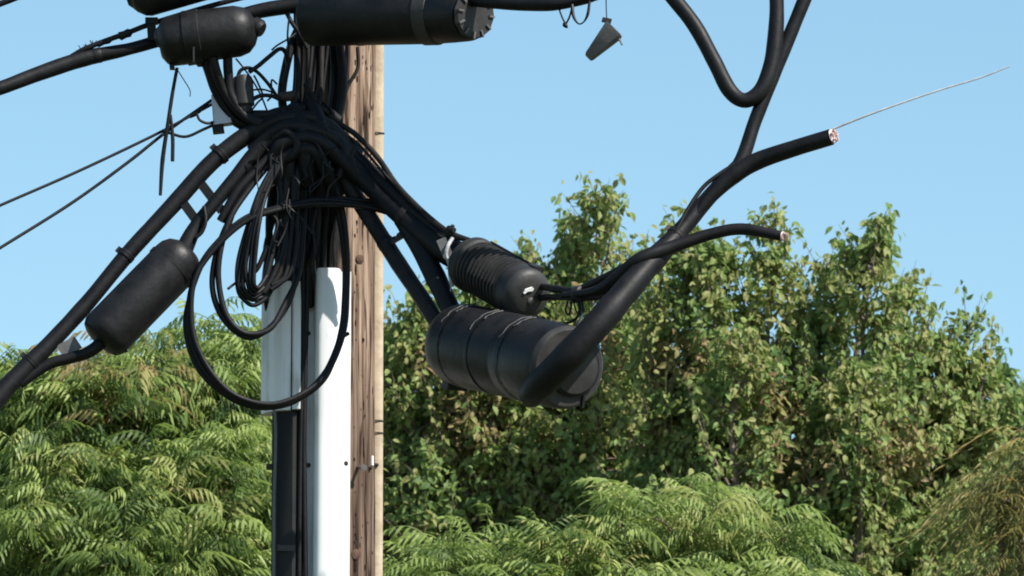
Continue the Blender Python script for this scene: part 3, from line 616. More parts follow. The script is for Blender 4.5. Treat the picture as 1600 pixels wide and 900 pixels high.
b = MB(); box(b, at(948, 32, -0.6), (7 * S, 0, -1.5 * S), (0, 0.010, 0), (1 * S, 0, 3 * S)); obj('clip', b, MAT['shell_grey'], t)

# ------------------------------------------------------------------ ribbed closure
A = at(735, 411, -0.50); B = at(822, 459, -0.70); ax = (B - A).normalized(); L = (B - A).length
RR = 40.5 * S
t = thing('splice_closure', 'ribbed grey-black closure with white sticker on its round end, above the big one', 'splice closure', (A + B) / 2, 'black splice closures hung round the pole')
m = MB(); lathe(m, A, B, [(0, RR * 0.8), (0.02, RR * 1.02), (0.05, RR * 1.08), (0.13, RR * 1.07), (0.15, RR * 0.94), (0.80, RR * 0.91), (0.84, RR * 1.0), (1, RR * 0.99)], 48); obj('body', m, MAT['shell_grey'], t)
for k in range(12):
    s = 0.175 + k * 0.060; c = A + ax * L * s; b = MB()
    lathe(b, c - ax * 0.0035, c + ax * 0.0035, [(0, RR * 0.90), (0.2, RR * 1.025), (0.8, RR * 1.025), (1, RR * 0.90)], 48); obj('rib', b, MAT['cap'], t)
cap = MB(); lathe(cap, B, B + ax * 0.030, [(0, RR * 0.99), (0.35, RR * 0.96), (0.75, RR * 0.82), (1, RR * 0.6)], 48)
capo = obj('end_cap', cap, MAT['cap'], t, 50)
up = Vector((0, 0, 1)); up = (up - ax * up.dot(ax)).normalized(); sd_ = ax.cross(up)
if sd_.x < 0: sd_ = -sd_
ec = B + ax * 0.0305
b = MB(); c = ec + up * RR * 0.22 - sd_ * RR * 0.15
b.add([c + sd_ * x * S + up * y * S for x, y in ((-9, -5), (-7, 1), (4, 6), (8, 4), (7, 0), (-2, -2), (-6, -6))] + [c + ax * 0.004 + sd_ * x * S + up * y * S for x, y in ((-9, -5), (-7, 1), (4, 6), (8, 4), (7, 0), (-2, -2), (-6, -6))],
      [tuple(range(6, -1, -1)), tuple(range(7, 14))] + [(i, (i + 1) % 7, 7 + (i + 1) % 7, 7 + i) for i in range(7)])
obj('sticker', b, MAT['sticker'], capo)
c = ec - up * RR * 0.18 + sd_ * RR * 0.05
b = MB(); lathe(b, c - ax * 0.003, c + ax * 0.006, [(0, 5.5 * S), (0.6, 5.5 * S), (0.8, 4 * S), (0.8, 3 * S), (1, 2.6 * S)], 16); obj('bolt', b, MAT['clampgrey'], capo)
for s0, s1, off, hh, nm in ((0.1, 0.98, 0.0, 0.012, 'latch_rail'),):
    b = MB(); q0 = A + ax * L * s0 + up * RR * 0.88 + sd_ * RR * 0.45; q1 = A + ax * L * s1 + up * RR * 0.86 + sd_ * RR * 0.45
    n1 = (up * 0.88 + sd_ * 0.45).normalized(); box(b, (q0 + q1) / 2, n1 * 0.012, ax.cross(n1) * 0.010, (q1 - q0) / 2, 0.003); obj(nm, b, MAT['shell'], t)
b = MB(); q = A + ax * L * 0.93 + up * RR * 0.98 + sd_ * RR * 0.35; box(b, q, sd_ * 0.018, up * 0.008, ax * 0.02, 0.003); obj('latch', b, MAT['shell_grey'], t)
b = MB(); tube(b, path([(700, 358, -0.520), (704, 360, -0.540), (708, 352, -0.550)]), 3 * S, 8); lathe(b, at(700, 356, -0.540), at(710, 360, -0.550), [(0, 4 * S), (0.5, 6 * S), (1, 4 * S)], 10); obj('hanger_bolt', b, MAT['shell_grey'], t)
b = MB(); tube(b, path([(707, 372, -0.560), (700, 384, -0.580), (697, 398, -0.580), (702, 412, -0.570), (703, 430, -0.570), (707, 448, -0.550)]), 3.0 * S, 8); obj('bail', b, MAT['steel'], t)
b = MB(); box(b, at(695, 388, -0.555), (7 * S, 0, 3 * S), (0, 0.012, 0), (-6 * S, 0, 14 * S)); obj('hanger_plate', b, MAT['clampgrey'], t)
b = MB(); tube(b, path([(712, 392, -0.560), (706, 430, -0.550), (703, 470, -0.530)]), 1.1 * S, 6); obj('lashing_wire', b, MAT['steel'], t)
cable('thin lashing wire joining the ribbed closure to the big closure below', [(736, 452, -0.540), (734, 470, -0.550), (732, 490, -0.570)], 1.2, name='lashing_wire', cat='wire', seg=6)

# ------------------------------------------------------------------ big lower closure
A = at(704, 534, -0.56); B = at(884, 574, -1.00); ax = (B - A).normalized(); L = (B - A).length; RB = 64 * S
t = closure('big smooth black barrel closure hanging lowest right of the pole, cable across its end', A, B, RB, prof=[(0, 0.62), (0.02, 0.72), (0.07, 0.93), (0.11, 0.985), (0.15, 1), (0.62, 1), (0.63, 0.985), (0.645, 0.985), (0.655, 1.01), (0.97, 1.01), (1, 0.97)], dent=0.004, seg=56)
up = Vector((0, 0, 1)); up = (up - ax * up.dot(ax)).normalized(); sd_ = ax.cross(up)
if sd_.x < 0: sd_ = -sd_
b = MB(); lathe(b, B, B + ax * 0.022, [(0, RB * 0.985), (0.4, RB * 0.97), (1, RB * 0.90)], 56); cp = obj('end_cap', b, MAT['cap'], t)
c = B + ax * 0.022 + sd_ * RB * 0.12
b = MB(); lathe(b, c, c + ax * 0.014, [(0, RB * 0.66), (0.8, RB * 0.66), (1, RB * 0.60)], 44); obj('port_ring', b, MAT['shell'], cp)
b = MB(); lathe(b, c + ax * 0.010, c + ax * 0.018, [(0, RB * 0.585), (0.9, RB * 0.585), (1, RB * 0.56)], 44); obj('port_plate', b, MAT['cap'], cp)
b = MB(); q = c + ax * 0.004 - up * RB * 0.74 + sd_ * RB * 0.35; box(b, q, sd_ * 0.004, up * 0.022, ax * 0.006); obj('cap_notch', b, MAT['black_pvc'], cp)
q = A + ax * L * 0.05 - up * RB * 1.02
b = MB(); box(b, A + ax * L * 0.09 - up * RB * 0.98, sd_ * 0.04, ax * 0.026, up * 0.018, 0.006); obj('foot', b, MAT['shell'], t)
sdn = -sd_ if sd_.y > 0 else sd_
for s, a0, a1 in ((0.18, 14, 60), (0.43, 8, 62), (0.70, 6, 64)):
    for dlt in (0, 0.028):
        b = MB(); pts = []
        for k in range(9):
            a = R(a0 + (a1 - a0 - (22 if dlt else 0)) * k / 8); pts.append(A + ax * (L * s + dlt + 0.0035 * math.sin(k * 2.1 + s * 9) + random.uniform(-.002, .002)) + (up * math.cos(a) - sd_ * math.sin(a)) * RB * 1.02)
        tube(b, pts, 0.0017, 6, smooth=False); obj('strap_wire', b, MAT['clampgrey'], t)
        if dlt == 0:
            b = MB(); P0 = [A + ax * (L * s + 0.014) + (up * math.cos(R(a)) - sd_ * math.sin(R(a))) * RB * 1.006 for a in range(-150, 205, 12)]
            V = [];
            for p_ in P0: V += [p_ - ax * 0.010, p_ + ax * 0.010]
            V2 = [v + (v - A - ax * (v - A).dot(ax)).normalized() * 0.002 for v in V]; n2 = len(V)
            b.add(V + V2, [(i, i + 1, i + 3, i + 2) for i in range(0, n2 - 2, 2)] + [(n2 + i, n2 + i + 2, n2 + i + 3, n2 + i + 1) for i in range(0, n2 - 2, 2)])
            obj('strap', b, MAT['shell'], t)

# ------------------------------------------------------------------ broken cables on the right
def cut_cable(label, pts, r, group=None, core=0.72):
    P = path(pts); rr = [x * S for x in r] if isinstance(r, (list, tuple)) else r * S
    t = thing('cut_cable', label, 'cable', P[0], group); m = MB(); tube(m, P, rr, 18, 9, wob=0.03); obj('jacket', m, MAT['cable'], t, 50)
    e = P[-1]; d = (P[-1] - P[-2]).normalized(); re = (rr[-1] if isinstance(rr, list) else rr)
    # tilt the cut towards the viewer a little, as a jagged saw cut
    dd = (d * 0.8 + Vector((0.12, -0.5, 0.1))).normalized()
    b = MB(); lathe(b, e - dd * 0.012, e + dd * 0.010, [(0, re * 0.5), (0.3, re * 0.9), (0.9, re * 0.88), (1, re * 0.70)], 20, dent=0.004); core_o = obj('cut_face', b, MAT['pale_core'] if core > 0.8 else MAT['copper'], t)
    b = MB(); n1 = dd.cross(Vector((0, 0, 1))).normalized(); n2_ = dd.cross(n1)
    for k in range(26):
        a = random.uniform(0, 6.28); q = re * 0.72 * math.sqrt(random.random()); c = e + dd * 0.009 + n1 * q * math.cos(a) + n2_ * q * math.sin(a)
        tube(b, [c, c + dd * random.uniform(0.006, 0.014)], re * 0.10, 5, 1)
    tag(obj('copper_strands', b, MAT['copper'], core_o), kind='stuff')
    return t
cable('thickest black sleeve cable rising from the big closure end up to the fork', [(829, 618, -1.09), (848, 598, -1.15), (888, 556, -1.17), (938, 502, -1.12), (1000, 430, -0.98), (1058, 368, -0.90), (1108, 308, -0.86), (1152, 262, -0.84)], [20, 23, 24, 22, 19, 14.5, 12.5, 12.5], wob=0.12, ties=((1082, 340, 9, 'cable_grey'),))
cable('straight black cable going up from the fork and out of the top edge', [(1128, 290, -0.870), (1158, 252, -0.850), (1180, 190, -0.830), (1205, 125, -0.820), (1232, 60, -0.810), (1258, -4, -0.800), (1285, -70, -0.790)], [11, 11, 10.5, 10.5, 10.5, 10.5, 10], ties=((1150, 262, 4, 'steel'),))
cable('black cable hanging in a deep U-shaped loop from the top edge', [(1000, -60, -0.770), (1048, -8, -0.790), (1085, 40, -0.810), (1115, 95, -0.830), (1140, 142, -0.840), (1165, 157, -0.850), (1190, 140, -0.850), (1206, 100, -0.840), (1212, 50, -0.830), (1213, 0, -0.820), (1208, -70, -0.810)], [11.5, 11.5, 11.5, 11.5, 12, 12, 12.5, 12.5, 12, 11, 11])
cut_cable('thick severed cable stub pointing right with wide pale cut end, below the thin wire', [(1080, 344, -0.89), (1112, 305, -0.88), (1148, 272, -0.88), (1185, 251, -0.89), (1240, 232, -0.93), (1299, 214, -0.97)], [5, 11, 14, 13.5, 12.5, 12], None, 0.9)
cut_cable('slimmer severed cable with copper cut end, arching out below the fork', [(880, 462, -0.870), (930, 455, -0.930), (962, 436, -0.970), (1000, 405, -0.980), (1050, 386, -0.970), (1110, 366, -0.970), (1160, 358, -0.980), (1221, 369, -1.010)], [5, 8, 10, 11, 10, 9, 9, 7.5])
cable('thin bare grey wire sticking far out to the upper right', [(1225, 233, -0.930), (1290, 206, -0.950), (1370, 175, -0.970), (1460, 143, -0.970), (1530, 122, -0.970), (1577, 104, -0.970)], [1.8, 1.8, 1.6, 1.4, 1.3, 1.0], 'steel', name='bare_wire', cat='wire', seg=7)
cable('thin black cable bowed off the left side of the sleeve below the fork', [(1030, 400, -0.930), (1052, 368, -0.930), (1075, 328, -0.910), (1100, 292, -0.890), (1128, 270, -0.880), (1150, 256, -0.870)], 3.2)
cable('upper slim cable leaving the ribbed closure towards the sleeve', [(822, 444, -0.62), (845, 447, -0.68), (870, 452, -0.78), (900, 455, -0.850), (940, 438, -0.910), (980, 415, -0.970)], [4, 5, 6, 6.5, 7, 6])
cable('lower slim cable with pale edge leaving the ribbed closure towards the sleeve', [(835, 466, -0.64), (870, 464, -0.76), (905, 466, -0.870), (945, 462, -0.930), (985, 448, -0.970)], [5, 5, 5.5, 5.5, 5], 'cable_grey')
b = MB(); lathe(b, at(898, 461, -0.870), at(912, 459, -0.880), [(0, 10 * S), (0.15, 13 * S), (0.85, 13 * S), (1, 10 * S)], 14, dent=0.006); tag(obj('cable_clamp', b, MAT['shell_grey']), 'small dark clamp gripping the slim cables right of the ribbed closure', 'clamp')
SG = 'small wire loops under the clamp on the slim cables'
for pts, r in (([(888, 470, -0.870), (884, 484, -0.870), (888, 492, -0.870), (892, 484, -0.870), (894, 470, -0.870)], 1.5),
               ([(902, 468, -0.880), (906, 486, -0.880), (898, 500, -0.880), (880, 506, -0.870), (856, 504, -0.850), (838, 494, -0.820)], 2.2),
               ([(908, 470, -0.880), (911, 486, -0.890), (905, 500, -0.890), (898, 516, -0.890)], 1.6),
               ([(896, 470, -0.880), (899, 482, -0.880), (904, 492, -0.880), (908, 482, -0.880), (904, 468, -0.880)], 1.4)):
    cable('small black wire loop dangling under the clamp right of the ribbed closure', pts, r, group=SG, name='loose_wire', cat='wire', seg=7)
cable('pale thin lashing wire on top of the big closure near its end', [(898, 520, -0.930), (906, 500, -0.930), (912, 490, -0.930)], 1.2, 'steel', name='lashing_wire', cat='wire', seg=6)
# crumpled tape flap between closure top and sleeve
b = MB(); V = []; F = []
for i in range(9):
    for j in range(6):
        q = at(832 + i * 9.5, 505 + j * 6 + i * 1.2, -0.90 - 0.012 * j + 0.03 * mnoise.noise(Vector((i * 0.7, j * 0.9, 2.2)))); V.append(q)
for i in range(8):
    for j in range(5): k = i * 6 + j; F.append((k, k + 1, k + 7, k + 6))
n1 = len(V); rim = [i * 6 for i in range(9)] + [48 + j for j in range(1, 6)] + [i * 6 + 5 for i in range(7, -1, -1)] + [j for j in range(4, 0, -1)]
b.add(V + [v + Vector((0, 0.006, -0.003)) for v in V], F + [tuple(x + n1 for x in f[::-1]) for f in F] + [(rim[i], rim[(i + 1) % len(rim)], rim[(i + 1) % len(rim)] + n1, rim[i] + n1) for i in range(len(rim))])
tag(obj('tape_flap', b, MAT['shell'], None, 25), 'crumpled black tape flap on top of the big closure beside the sleeve', 'tape')

# ------------------------------------------------------------------ trees
def mesh_np(name, v, tri, tint, mat):
    me = bpy.data.meshes.new(name)
    me.vertices.add(len(v)); me.vertices.foreach_set('co', v.astype(np.float32).ravel())
    me.loops.add(len(tri) * 3); me.loops.foreach_set('vertex_index', tri.astype(np.int32).ravel())
    me.polygons.add(len(tri)); me.polygons.foreach_set('loop_start', np.arange(0, len(tri) * 3, 3, dtype=np.int32))
    me.polygons.foreach_set('use_smooth', np.zeros(len(tri), dtype=bool))
    a = me.attributes.new('tint', 'FLOAT', 'POINT'); a.data.foreach_set('value', tint.astype(np.float32))
    me.update(calc_edges=True); me.materials.append(mat); return me

def leaf_oval():
    """Pointed oval leaf, about 1 long, folded along the midrib, tip drooping."""
    v = np.array([(0, 0, 0), (-.25, .28, .06), (0, .28, 0), (.25, .28, .06), (-.23, .60, .03), (0, .60, -.04), (.23, .60, .03), (0, 1.0, -.16)], float)
    t = np.array([(0, 2, 1), (0, 3, 2), (1, 2, 5), (1, 5, 4), (2, 3, 6), (2, 6, 5), (4, 5, 7), (5, 6, 7)])
    return v, t
def leaf_pinnate(seed, pairs=8, droop=1.0, ll=0.30, wd=0.029):
    """Feathery compound leaf, 1 long: an arching midrib with hanging narrow leaflets, laid out along +Y, up +Z."""
    r = random.Random(seed); V = []; T = []
    def rach(u): return np.array((0.0, u * (1 - 0.18 * u * droop), 0.34 * math.sin(u * 2.0) - 0.62 * droop * u * u))
    prev = None
    for k in range(8):
        c = rach(k / 7); w_ = 0.009 * (1.2 - k / 7)
        V += [c + (-w_, 0, 0), c + (w_, 0, 0), c + (0, 0, w_ * 1.6)]
        if k:
            o = (k - 1) * 3
            for a_, b_ in ((0, 1), (1, 2), (2, 0)): T += [(o + a_, o + b_, o + 3 + b_), (o + a_, o + 3 + b_, o + 3 + a_)]
    for k in range(pairs * 2 + 1):
        i = k // 2; side = -1 if k % 2 else 1
        if k == pairs * 2: u = 1.0; side = 0
        else: u = 0.16 + 0.80 * (i + 0.3 * (k % 2)) / pairs
        b0 = rach(u); l = ll * (0.75 + 0.5 * math.sin(u * 2.6)) * r.uniform(0.85, 1.15)
        out = np.array((side * r.uniform(0.55, 0.85), 0.38 + 0.3 * (side == 0), 0.0)); out *= 0.62 / np.linalg.norm(out)
        w_ = np.cross(out, (0, 0, 1.0)); w_ /= np.linalg.norm(w_); w_ = w_ * 0.8 + np.array((0, 0, 0.45 * r.uniform(-1, 1)))
        w_ *= wd
        pts = []
        dr = r.uniform(0.75, 1.25) * droop
        for s in (0.0, 0.35, 0.7, 1.0):
            pts.append(b0 + out * l * (s - 0.30 * s * s * dr) + np.array((0, 0, -l * (0.22 * s + 0.62 * s * s) * dr)))
        o = len(V)
        V += [pts[0], pts[1] - w_, pts[1] + w_, pts[2] - w_ * .85, pts[2] + w_ * .85, pts[3]]
        T += [(o, o + 1, o + 2), (o + 1, o + 3, o + 4), (o + 1, o + 4, o + 2), (o + 3, o + 5, o + 4)]
    return np.array(V), np.array(T)
def leaf_strand(seed):
    """Long thin drooping strand with narrow blades, 1 long."""
    r = random.Random(seed); V = []; T = []
    def c(u): return np.array((0.04 * math.sin(u * 4 + seed), u * (1 - 0.45 * u), 0.16 * math.sin(u * 2.2) - 0.95 * u * u))
    for k in range(9):
        p_ = c(k / 8); w_ = 0.010 * (1.1 - k / 9); V += [p_ + (-w_, 0, 0), p_ + (w_, 0, 0)]
        if k: o = (k - 1) * 2; T += [(o, o + 1, o + 3), (o, o + 3, o + 2)]
    for k in range(16):
        u = 0.15 + 0.85 * k / 16; b0 = c(u); s = -1 if k % 2 else 1; l = r.uniform(0.16, 0.26)
        e = b0 + np.array((s * l * r.uniform(.25, .5), l * .35, -l * r.uniform(.5, .9))); md = (b0 + e) / 2 + (0, 0, 0.02); o = len(V)
        V += [b0, md + (0, -.010, .006), md + (0, .010, -.006), e]; T += [(o, o + 1, o + 2), (o + 1, o + 3, o + 2)]
    return np.array(V), np.array(T)

def rot_frames(dirs, ups):
    """Matrices whose columns are x = dir x up, y = dir, z = x cross y."""
    y = dirs / np.linalg.norm(dirs, axis=1, keepdims=True)
    x = np.cross(y, ups); x /= np.maximum(np.linalg.norm(x, axis=1, keepdims=True), 1e-6); z = np.cross(x, y)
    return np.stack([x, y, z], axis=2)

def build_foliage(tree, templates, pos, dirs, ups, size, tint, mat, nobj=300, leafname='leaf', D=None):
    """The 300 leaves that show largest become parts; the rest is one stuff part."""
    base = np.array(tree.location)
    M = rot_frames(dirs, ups)
    # which leaves are in frame, nearest first
    f = FL / 36.0; rel = pos - np.array(CAM); cp, sp = math.cos(PITCH), math.sin(PITCH)
    dep = rel[:, 1] * cp + rel[:, 2] * sp; vz = -rel[:, 1] * sp + rel[:, 2] * cp
    px = 800 + 1600 * f * rel[:, 0] / dep; py = 450 - 1600 * f * vz / dep
    ok = (px > 8) & (px < 1592) & (py > 8) & (py < 892)
    hid = ((px > 425) & (px < 600)) | ((px > 660) & (px < 930) & (py > 380) & (py < 640))
    order = np.argsort(np.where(ok & ~hid, dep - size * 0.9, 1e6))
    nobj = min(nobj, int((ok & ~hid).sum())); pick = order[:nobj]
    chosen = np.zeros(len(pos), bool); chosen[pick] = True
    # shared meshes: template x tint level
    lev = 6; cache = {}
    tid = rng.integers(0, len(templates), len(pos))
    for i in pick:
        k = (int(tid[i]), int(min(lev - 1, tint[i] * lev)))
        if k not in cache:
            v, t_ = templates[k[0]]; n = len(v)
            cache[k] = mesh_np(leafname, v, t_, np.clip(np.full(n, (k[1] + 0.5) / lev) + 0 * rng.normal(0, 0.05, n), 0, 1), mat)
        o = bpy.data.objects.new(leafname, cache[k]); C.objects.link(o); o.parent = tree
        m4 = Matrix([list(M[i][r_] * size[i]) + [pos[i][r_] - base[r_]] for r_ in range(3)] + [[0, 0, 0, 1]])
        o.matrix_local = m4
    Vs = []; Ts = []; Tn = []; off = 0
    for k, (v, t_) in enumerate(templates):
        idx = np.where((tid == k) & ~chosen)[0]
        if not len(idx): continue
        W = np.einsum('nij,vj->nvi', M[idx] * size[idx][:, None, None], v) + (pos[idx] - base)[:, None, :]
        n = len(v); Vs.append(W.reshape(-1, 3))
        Ts.append((t_[None, :, :] + (off + np.arange(len(idx)) * n)[:, None, None]).reshape(-1, 3)); off += len(idx) * n
        Tn.append(np.repeat(tint[idx], n))
    me = mesh_np('foliage', np.concatenate(Vs), np.concatenate(Ts), np.concatenate(Tn), mat)
    o = bpy.data.objects.new('foliage', me); C.objects.link(o); o.parent = tree; o['kind'] = 'stuff'
    return px, py

def unit(a): return a / np.maximum(np.linalg.norm(a, axis=1, keepdims=True), 1e-9)

def oval_tree(label, D, trunk_px, leaders, dens, leaf, tintbase=0.45, depth=0.7, group='leafy trees behind the pole', leafobj=300, brown=()):
    """Pyramid-crowned tree: every leader (px, top py, bottom py, half width px, dy) carries rising side branches,
    each side branch short twigs, each twig a handful of hanging leaves."""
    k = 36.0 / FL * D / 1600.0
    base = at(trunk_px, 1100, 0, D); tree = thing('broadleaf_tree', label, 'tree', (base.x, D + depth, 0), group)
    b = MB(); fork = Vector((base.x, D + depth, at(trunk_px, 1000, 0, D).z - 1.0)); hi = min(leaders, key=lambda l: l[1]); top = at(hi[0], hi[1] + 60, depth, D)
    tube(b, [Vector((base.x, D + depth, 0)), Vector((base.x + .05, D + depth, fork.z * .5)), fork, fork.lerp(top, .5), top], [0.16, 0.14, 0.10, 0.04, 0.005], 12, 6, wob=0.15); obj('trunk', b, MAT['bark'], tree)
    tw = MB(); P = []; Dr = []; Sz = []; Tn = []
    def twig(st, d, l_, tcl, n, spread=.022):
        e = st + d * l_
        tube(tw, [st, st.lerp(e, .5) + Vector((0, 0, .04 * l_)), e], [0.0026, 0.002, 0.001], 3, 1, cap=False, smooth=False)
        for q in range(n):
            p_ = st.lerp(e, 0.2 + 0.9 * random.random())
            P.append((p_.x + random.gauss(0, spread), p_.y + random.gauss(0, spread), p_.z + random.gauss(0, spread)))
            Dr.append((d.x * .5 + random.gauss(0, .45), d.y * .5 + random.gauss(0, .45), -0.6 + random.gauss(0, .45)))
            Sz.append(leaf * random.uniform(0.55, 1.2)); Tn.append(tcl + random.gauss(0, 0.12))
    for (lx, ty, by, hw, dy) in leaders:
        a = at(lx, ty + 26, dy, D); c = at(lx + random.uniform(-15, 15), by, dy + .15, D); hgt = a.z - c.z
        ax_ = spline([c, c.lerp(a, .35) + Vector((random.uniform(-.06, .06), 0, 0)), c.lerp(a, .7) + Vector((random.uniform(-.05, .05), 0, 0)), a], 12)
        b = MB(); tube(b, [fork + Vector((0, 0, random.uniform(-.4, .2))), fork.lerp(c, .6)] + ax_[::4], [0.05, 0.04, 0.03, 0.012, 0.002], 7, 4, wob=0.1); obj('limb', b, MAT['bark'], tree)
        nb = int(dens * hgt)
        for _ in range(nb):
            u = random.random() ** 0.8                                # 0 apex, 1 bottom
            st = ax_[max(0, min(len(ax_) - 1, int(round((1 - u) * (len(ax_) - 1)))))] + Vector((0, 0, random.uniform(-.04, .04)))
            reach = hw * k * min(1.0, u * 1.6) ** 1.05 * random.uniform(.45, 1.15) + 0.05
            an = random.uniform(0, 6.283); el = R(random.uniform(32, 66)) if u < .5 else R(random.uniform(5, 50))
            d = Vector((math.cos(an), math.sin(an), math.tan(el))).normalized(); ln = min(reach / math.cos(el), 0.75 + .2 * random.random())
            st.z -= d.z * ln * 0.55
            bend = Vector((0, 0, 0.10 * ln)); P_ = [st, st + d * ln * .55 - bend, st + d * ln]
            tube(tw, P_, [0.010, 0.006, 0.002], 4, 3, cap=False)
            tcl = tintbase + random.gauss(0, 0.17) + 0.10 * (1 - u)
            for q in range(int(5 + ln * 22)):
                s_ = random.uniform(0.22, 1.0); p_ = st + d * ln * s_ - bend * (4 * s_ * (1 - s_))
                ta = random.uniform(0, 6.283); td = (d * .8 + Vector((math.cos(ta), math.sin(ta), random.uniform(-.5, .7)))).normalized()
                twig(p_, td, random.uniform(.05, .14) * (1.15 - .5 * s_), tcl, random.randint(2, 6))
            twig(P_[2], (d + Vector((0, 0, .5))).normalized(), random.uniform(.06, .2), tcl, random.randint(5, 9))
    P = np.array(P); Dr = np.array(Dr); n = len(P)
    up = unit(np.stack([rng.normal(0.35, .55, n), rng.normal(-.5, .55, n), rng.normal(.4, .55, n)], 1))
    Tn = np.clip(np.array(Tn), 0, 0.93)
    for (bx, by, br) in brown:
        q = np.array(at(bx, by, 0, D)); dd = np.linalg.norm((P - q)[:, [0, 2]], axis=1) / (br * k)
        Tn = np.where((dd < 1) & (rng.random(n) < 0.9 * (1 - dd * .5)), rng.uniform(0.94, 1.0, n), Tn)
    Tn = np.where(rng.random(n) < 0.015, rng.uniform(0.93, 1.0, n), Tn)
    obj('twigs', tw, MAT['bark'], tree)['kind'] = 'stuff'
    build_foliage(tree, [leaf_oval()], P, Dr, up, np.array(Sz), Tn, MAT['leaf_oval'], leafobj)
    return tree

L1 = [(935, 272, 1050, 130, .0), (838, 368, 1050, 120, .3), (895, 310, 800, 70, .3), (740, 418, 1050, 130, .1), (655, 440, 1050, 120, .2), (985, 372, 1050, 50, .3), (790, 392, 800, 60, .0), (610, 470, 1050, 90, .5)]
oval_tree('leafy yellow-green tree directly behind the hanging closures, its tip rising highest', 45.0, 860, L1, 52, 0.064, 0.78, brown=((735, 650, 60), (930, 560, 50), (690, 560, 40)))
L2 = [(1072, 322, 1050, 60, .2), (1030, 400, 1050, 85, .1), (1125, 345, 1050, 75, .0), (1208, 332, 1050, 110, .1), (1290, 385, 1050, 90, .3), (1362, 312, 1050, 130, -.1), (1420, 410, 1050, 100, .3), (1475, 490, 1050, 75, .1), (1512, 475, 760, 40, .2), (1540, 560, 700, 55, .1), (1160, 500, 1050, 130, -.4), (1330, 560, 1050, 130, -.4)]
oval_tree('broad yellow-green tree on the right with several pointed tips behind the cut cables', 44.0, 1250, L2, 50, 0.063, 0.77, brown=((1260, 740, 60), (1400, 720, 60), (1060, 560, 50), (1210, 640, 40)))
LD = [(600 + q * 105 + random.uniform(-15, 15), random.uniform(530, 600), 1100, 130, random.uniform(-.4, .6)) for q in range(10)]  # backing tree added; its low leaf tint paints the shaded depth of the crowns
oval_tree('added backing tree, leaves tinted dark as shade in the gaps below the closures', 53.0, 1000, LD, 34, 0.12, 0.28, depth=0.9)
LE = [(-40 + q * 95 + random.uniform(-15, 15), random.uniform(650, 720), 1100, 120, random.uniform(-.3, .5)) for q in range(6)]
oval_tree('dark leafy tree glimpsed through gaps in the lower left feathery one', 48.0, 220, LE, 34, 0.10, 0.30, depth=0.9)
L3 = [(1600, 565, 1050, 90, .0), (1660, 540, 1050, 100, .3), (1570, 690, 1050, 80, .2)]
oval_tree('darker leafy tree at the right edge behind the drooping olive one', 50.0, 1640, L3, 44, 0.075, 0.36)

def feather_tree(label, D, trunk_px, blobs, count, flen, group='feathery-leaved trees in front', seed=3, droop=1.0, brown=(), temps=None, mat='leaf_fern', name='feather_leaf_tree', tb=0.5, cover=None):
    """Crown made of leaf tufts spread through rounded masses (px, py, rx px, ry px, dy, rz m)."""
    k = 36.0 / FL * D / 1600.0
    base = at(trunk_px, 1100, 0, D); tree = thing(name, label, 'tree', (base.x, D + .6, 0), group)
    b = MB(); fork = Vector((base.x, D + .6, at(trunk_px, 1000, 0, D).z - 0.8))
    tube(b, [Vector((base.x, D + .6, 0)), Vector((base.x - .06, D + .6, fork.z * .5)), fork], [0.15, 0.12, 0.09], 12, 6, wob=0.15); obj('trunk', b, MAT['bark'], tree)
    tw = MB(); P = []; Dr = []; Sz = []; Tn = []
    tot = sum(bl[2] * bl[3] for bl in blobs)
    for (bx, by, rx, ry, dy, rz) in blobs:
        c = at(bx, by, dy, D)
        b = MB(); tube(b, [fork, fork.lerp(c, .5) + Vector((0, 0, .12)), c], [0.05, 0.03, 0.012], 7, 5, wob=0.1); obj('limb', b, MAT['bark'], tree)
        for _ in range(int(count * rx * ry / tot)):
            v = Vector((random.gauss(0, 1), random.gauss(0, 1), random.gauss(0, 1))).normalized(); v.y = -abs(v.y) if random.random() < .65 else v.y
            rad = random.random() ** 0.45 * random.uniform(.75, 1.32)
            p_ = c + Vector((v.x * rx * k * rad, v.y * rz * rad, v.z * ry * k * rad))
            tube(tw, [c.lerp(p_, .35), c.lerp(p_, .7) + Vector((0, 0, .03)), p_], [0.006, 0.004, 0.003], 4, 2, cap=False)
            tcl = tb + random.gauss(0, .26); a0 = random.uniform(0, 6.283); nl = random.randint(3, 6)
            for q in range(nl):
                a = a0 + q * 6.283 / nl + random.gauss(0, .3)
                d = Vector((math.cos(a) + v.x * .25, math.sin(a) * .6 + v.y * .2, random.uniform(-.15, .75)))
                P.append(p_ + Vector((random.gauss(0, .012), random.gauss(0, .012), random.gauss(0, .02)))); Dr.append(d); Sz.append(flen * random.uniform(.55, 1.25)); Tn.append(tcl + random.gauss(0, .08))
    P = np.array(P); Dr = np.array(Dr); n = len(P)
    up = unit(np.stack([rng.normal(0.05, .3, n), rng.normal(-.35, .3, n), np.ones(n)], 1))
    Tn = np.clip(np.array(Tn), 0, .9)
    for (qx, qy, br) in brown:
        q = np.array(at(qx, qy, 0, D)); dd = np.linalg.norm((P - q)[:, [0, 2]], axis=1) / (br * k)
        Tn = np.where((dd < 1) & (rng.random(n) < .8 * (1 - dd * .6)), rng.uniform(.94, 1, n), Tn)
    obj('twigs', tw, MAT['bark'], tree)['kind'] = 'stuff'
    build_foliage(tree, temps or [leaf_pinnate(s, 7, droop * q, 0.27) for s, q in enumerate((0.75, 0.9, 1.1, 1.3, 1.0, 0.85))], P, Dr, up, np.array(Sz), Tn, MAT[mat], 300)
    return tree
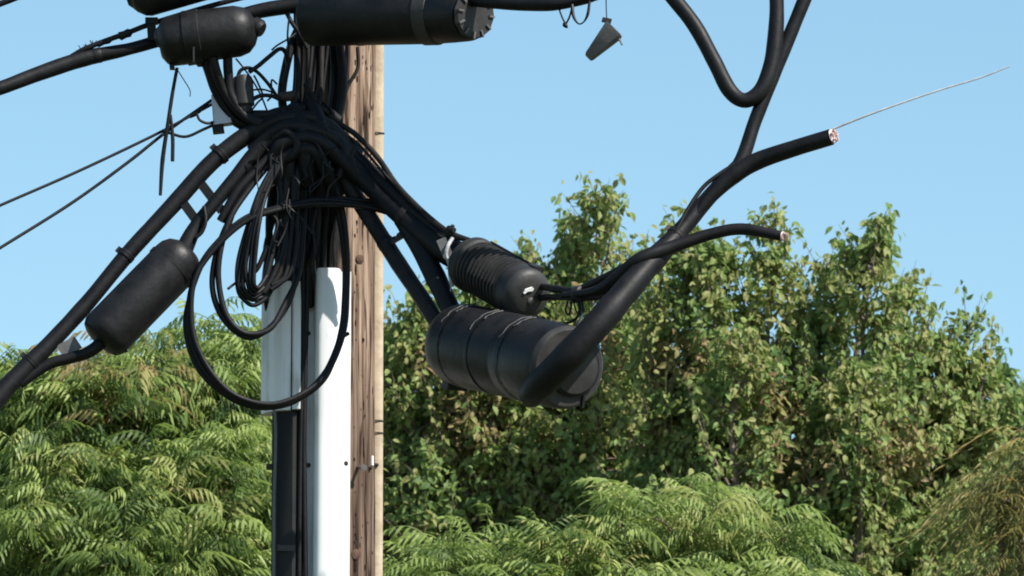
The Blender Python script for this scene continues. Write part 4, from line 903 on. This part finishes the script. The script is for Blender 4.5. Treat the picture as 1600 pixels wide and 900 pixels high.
BA = [(70, 660, 95, 85, 0, .5), (170, 640, 90, 85, -.1, .5), (270, 655, 80, 80, .1, .5), (335, 590, 60, 75, .3, .4), (395, 640, 70, 80, .2, .5), (20, 640, 70, 70, .4, .4), (120, 770, 95, 85, -.3, .5), (240, 790, 100, 90, -.35, .5), (350, 760, 90, 90, -.2, .5), (60, 880, 90, 80, -.4, .5), (200, 900, 100, 80, -.5, .5), (330, 890, 100, 90, -.4, .5), (430, 830, 70, 120, 0, .5), (-60, 700, 80, 110, .2, .5), (450, 720, 60, 90, .4, .5), (-60, 860, 80, 90, 0, .5)]
feather_tree('bright green feathery-leaved tree filling the lower left behind the loops', 36.0, 200, BA, 900, 0.275, brown=((180, 700, 60), (165, 590, 50), (250, 600, 35), (290, 800, 35), (60, 840, 30)))
BB = [(640, 945, 60, 60, 0, .4), (715, 905, 60, 60, -.1, .4), (780, 930, 60, 50, .2, .4), (850, 900, 60, 60, 0, .4), (930, 925, 70, 50, -.1, .4), (970, 830, 45, 45, 0, .3), (985, 890, 70, 50, .2, .4), (1075, 850, 70, 60, -.1, .4), (1100, 800, 40, 35, .1, .3), (1150, 895, 60, 60, .2, .4), (1215, 850, 40, 40, .1, .3), (1240, 915, 60, 60, .1, .4), (1000, 960, 110, 60, -.4, .4), (820, 985, 130, 50, -.3, .4), (1150, 980, 120, 60, -.3, .4), (660, 1000, 90, 50, -.2, .4)]
feather_tree('lower feathery-leaved tree along the bottom edge right of the pole', 35.0, 950, BB, 300, 0.275, temps=[leaf_pinnate(s_, 7, q, 0.29, 0.027) for s_, q in enumerate((0.6, 0.8, 1.0, 0.7))], brown=((950, 890, 30), (1080, 850, 25)))
BF = [(1600, 730, 50, 40, 0, .3), (1560, 790, 60, 55, .1, .3), (1620, 830, 70, 80, .0, .3), (1570, 930, 60, 60, 0, .3), (1660, 760, 60, 60, .2, .3)]
feather_tree('olive drooping thin-stranded tree in the lower right corner', 40.0, 1600, BF, 120, 0.45, temps=[leaf_strand(s) for s in range(4)], mat='leaf_strand', name='drooping_tree', group=None)
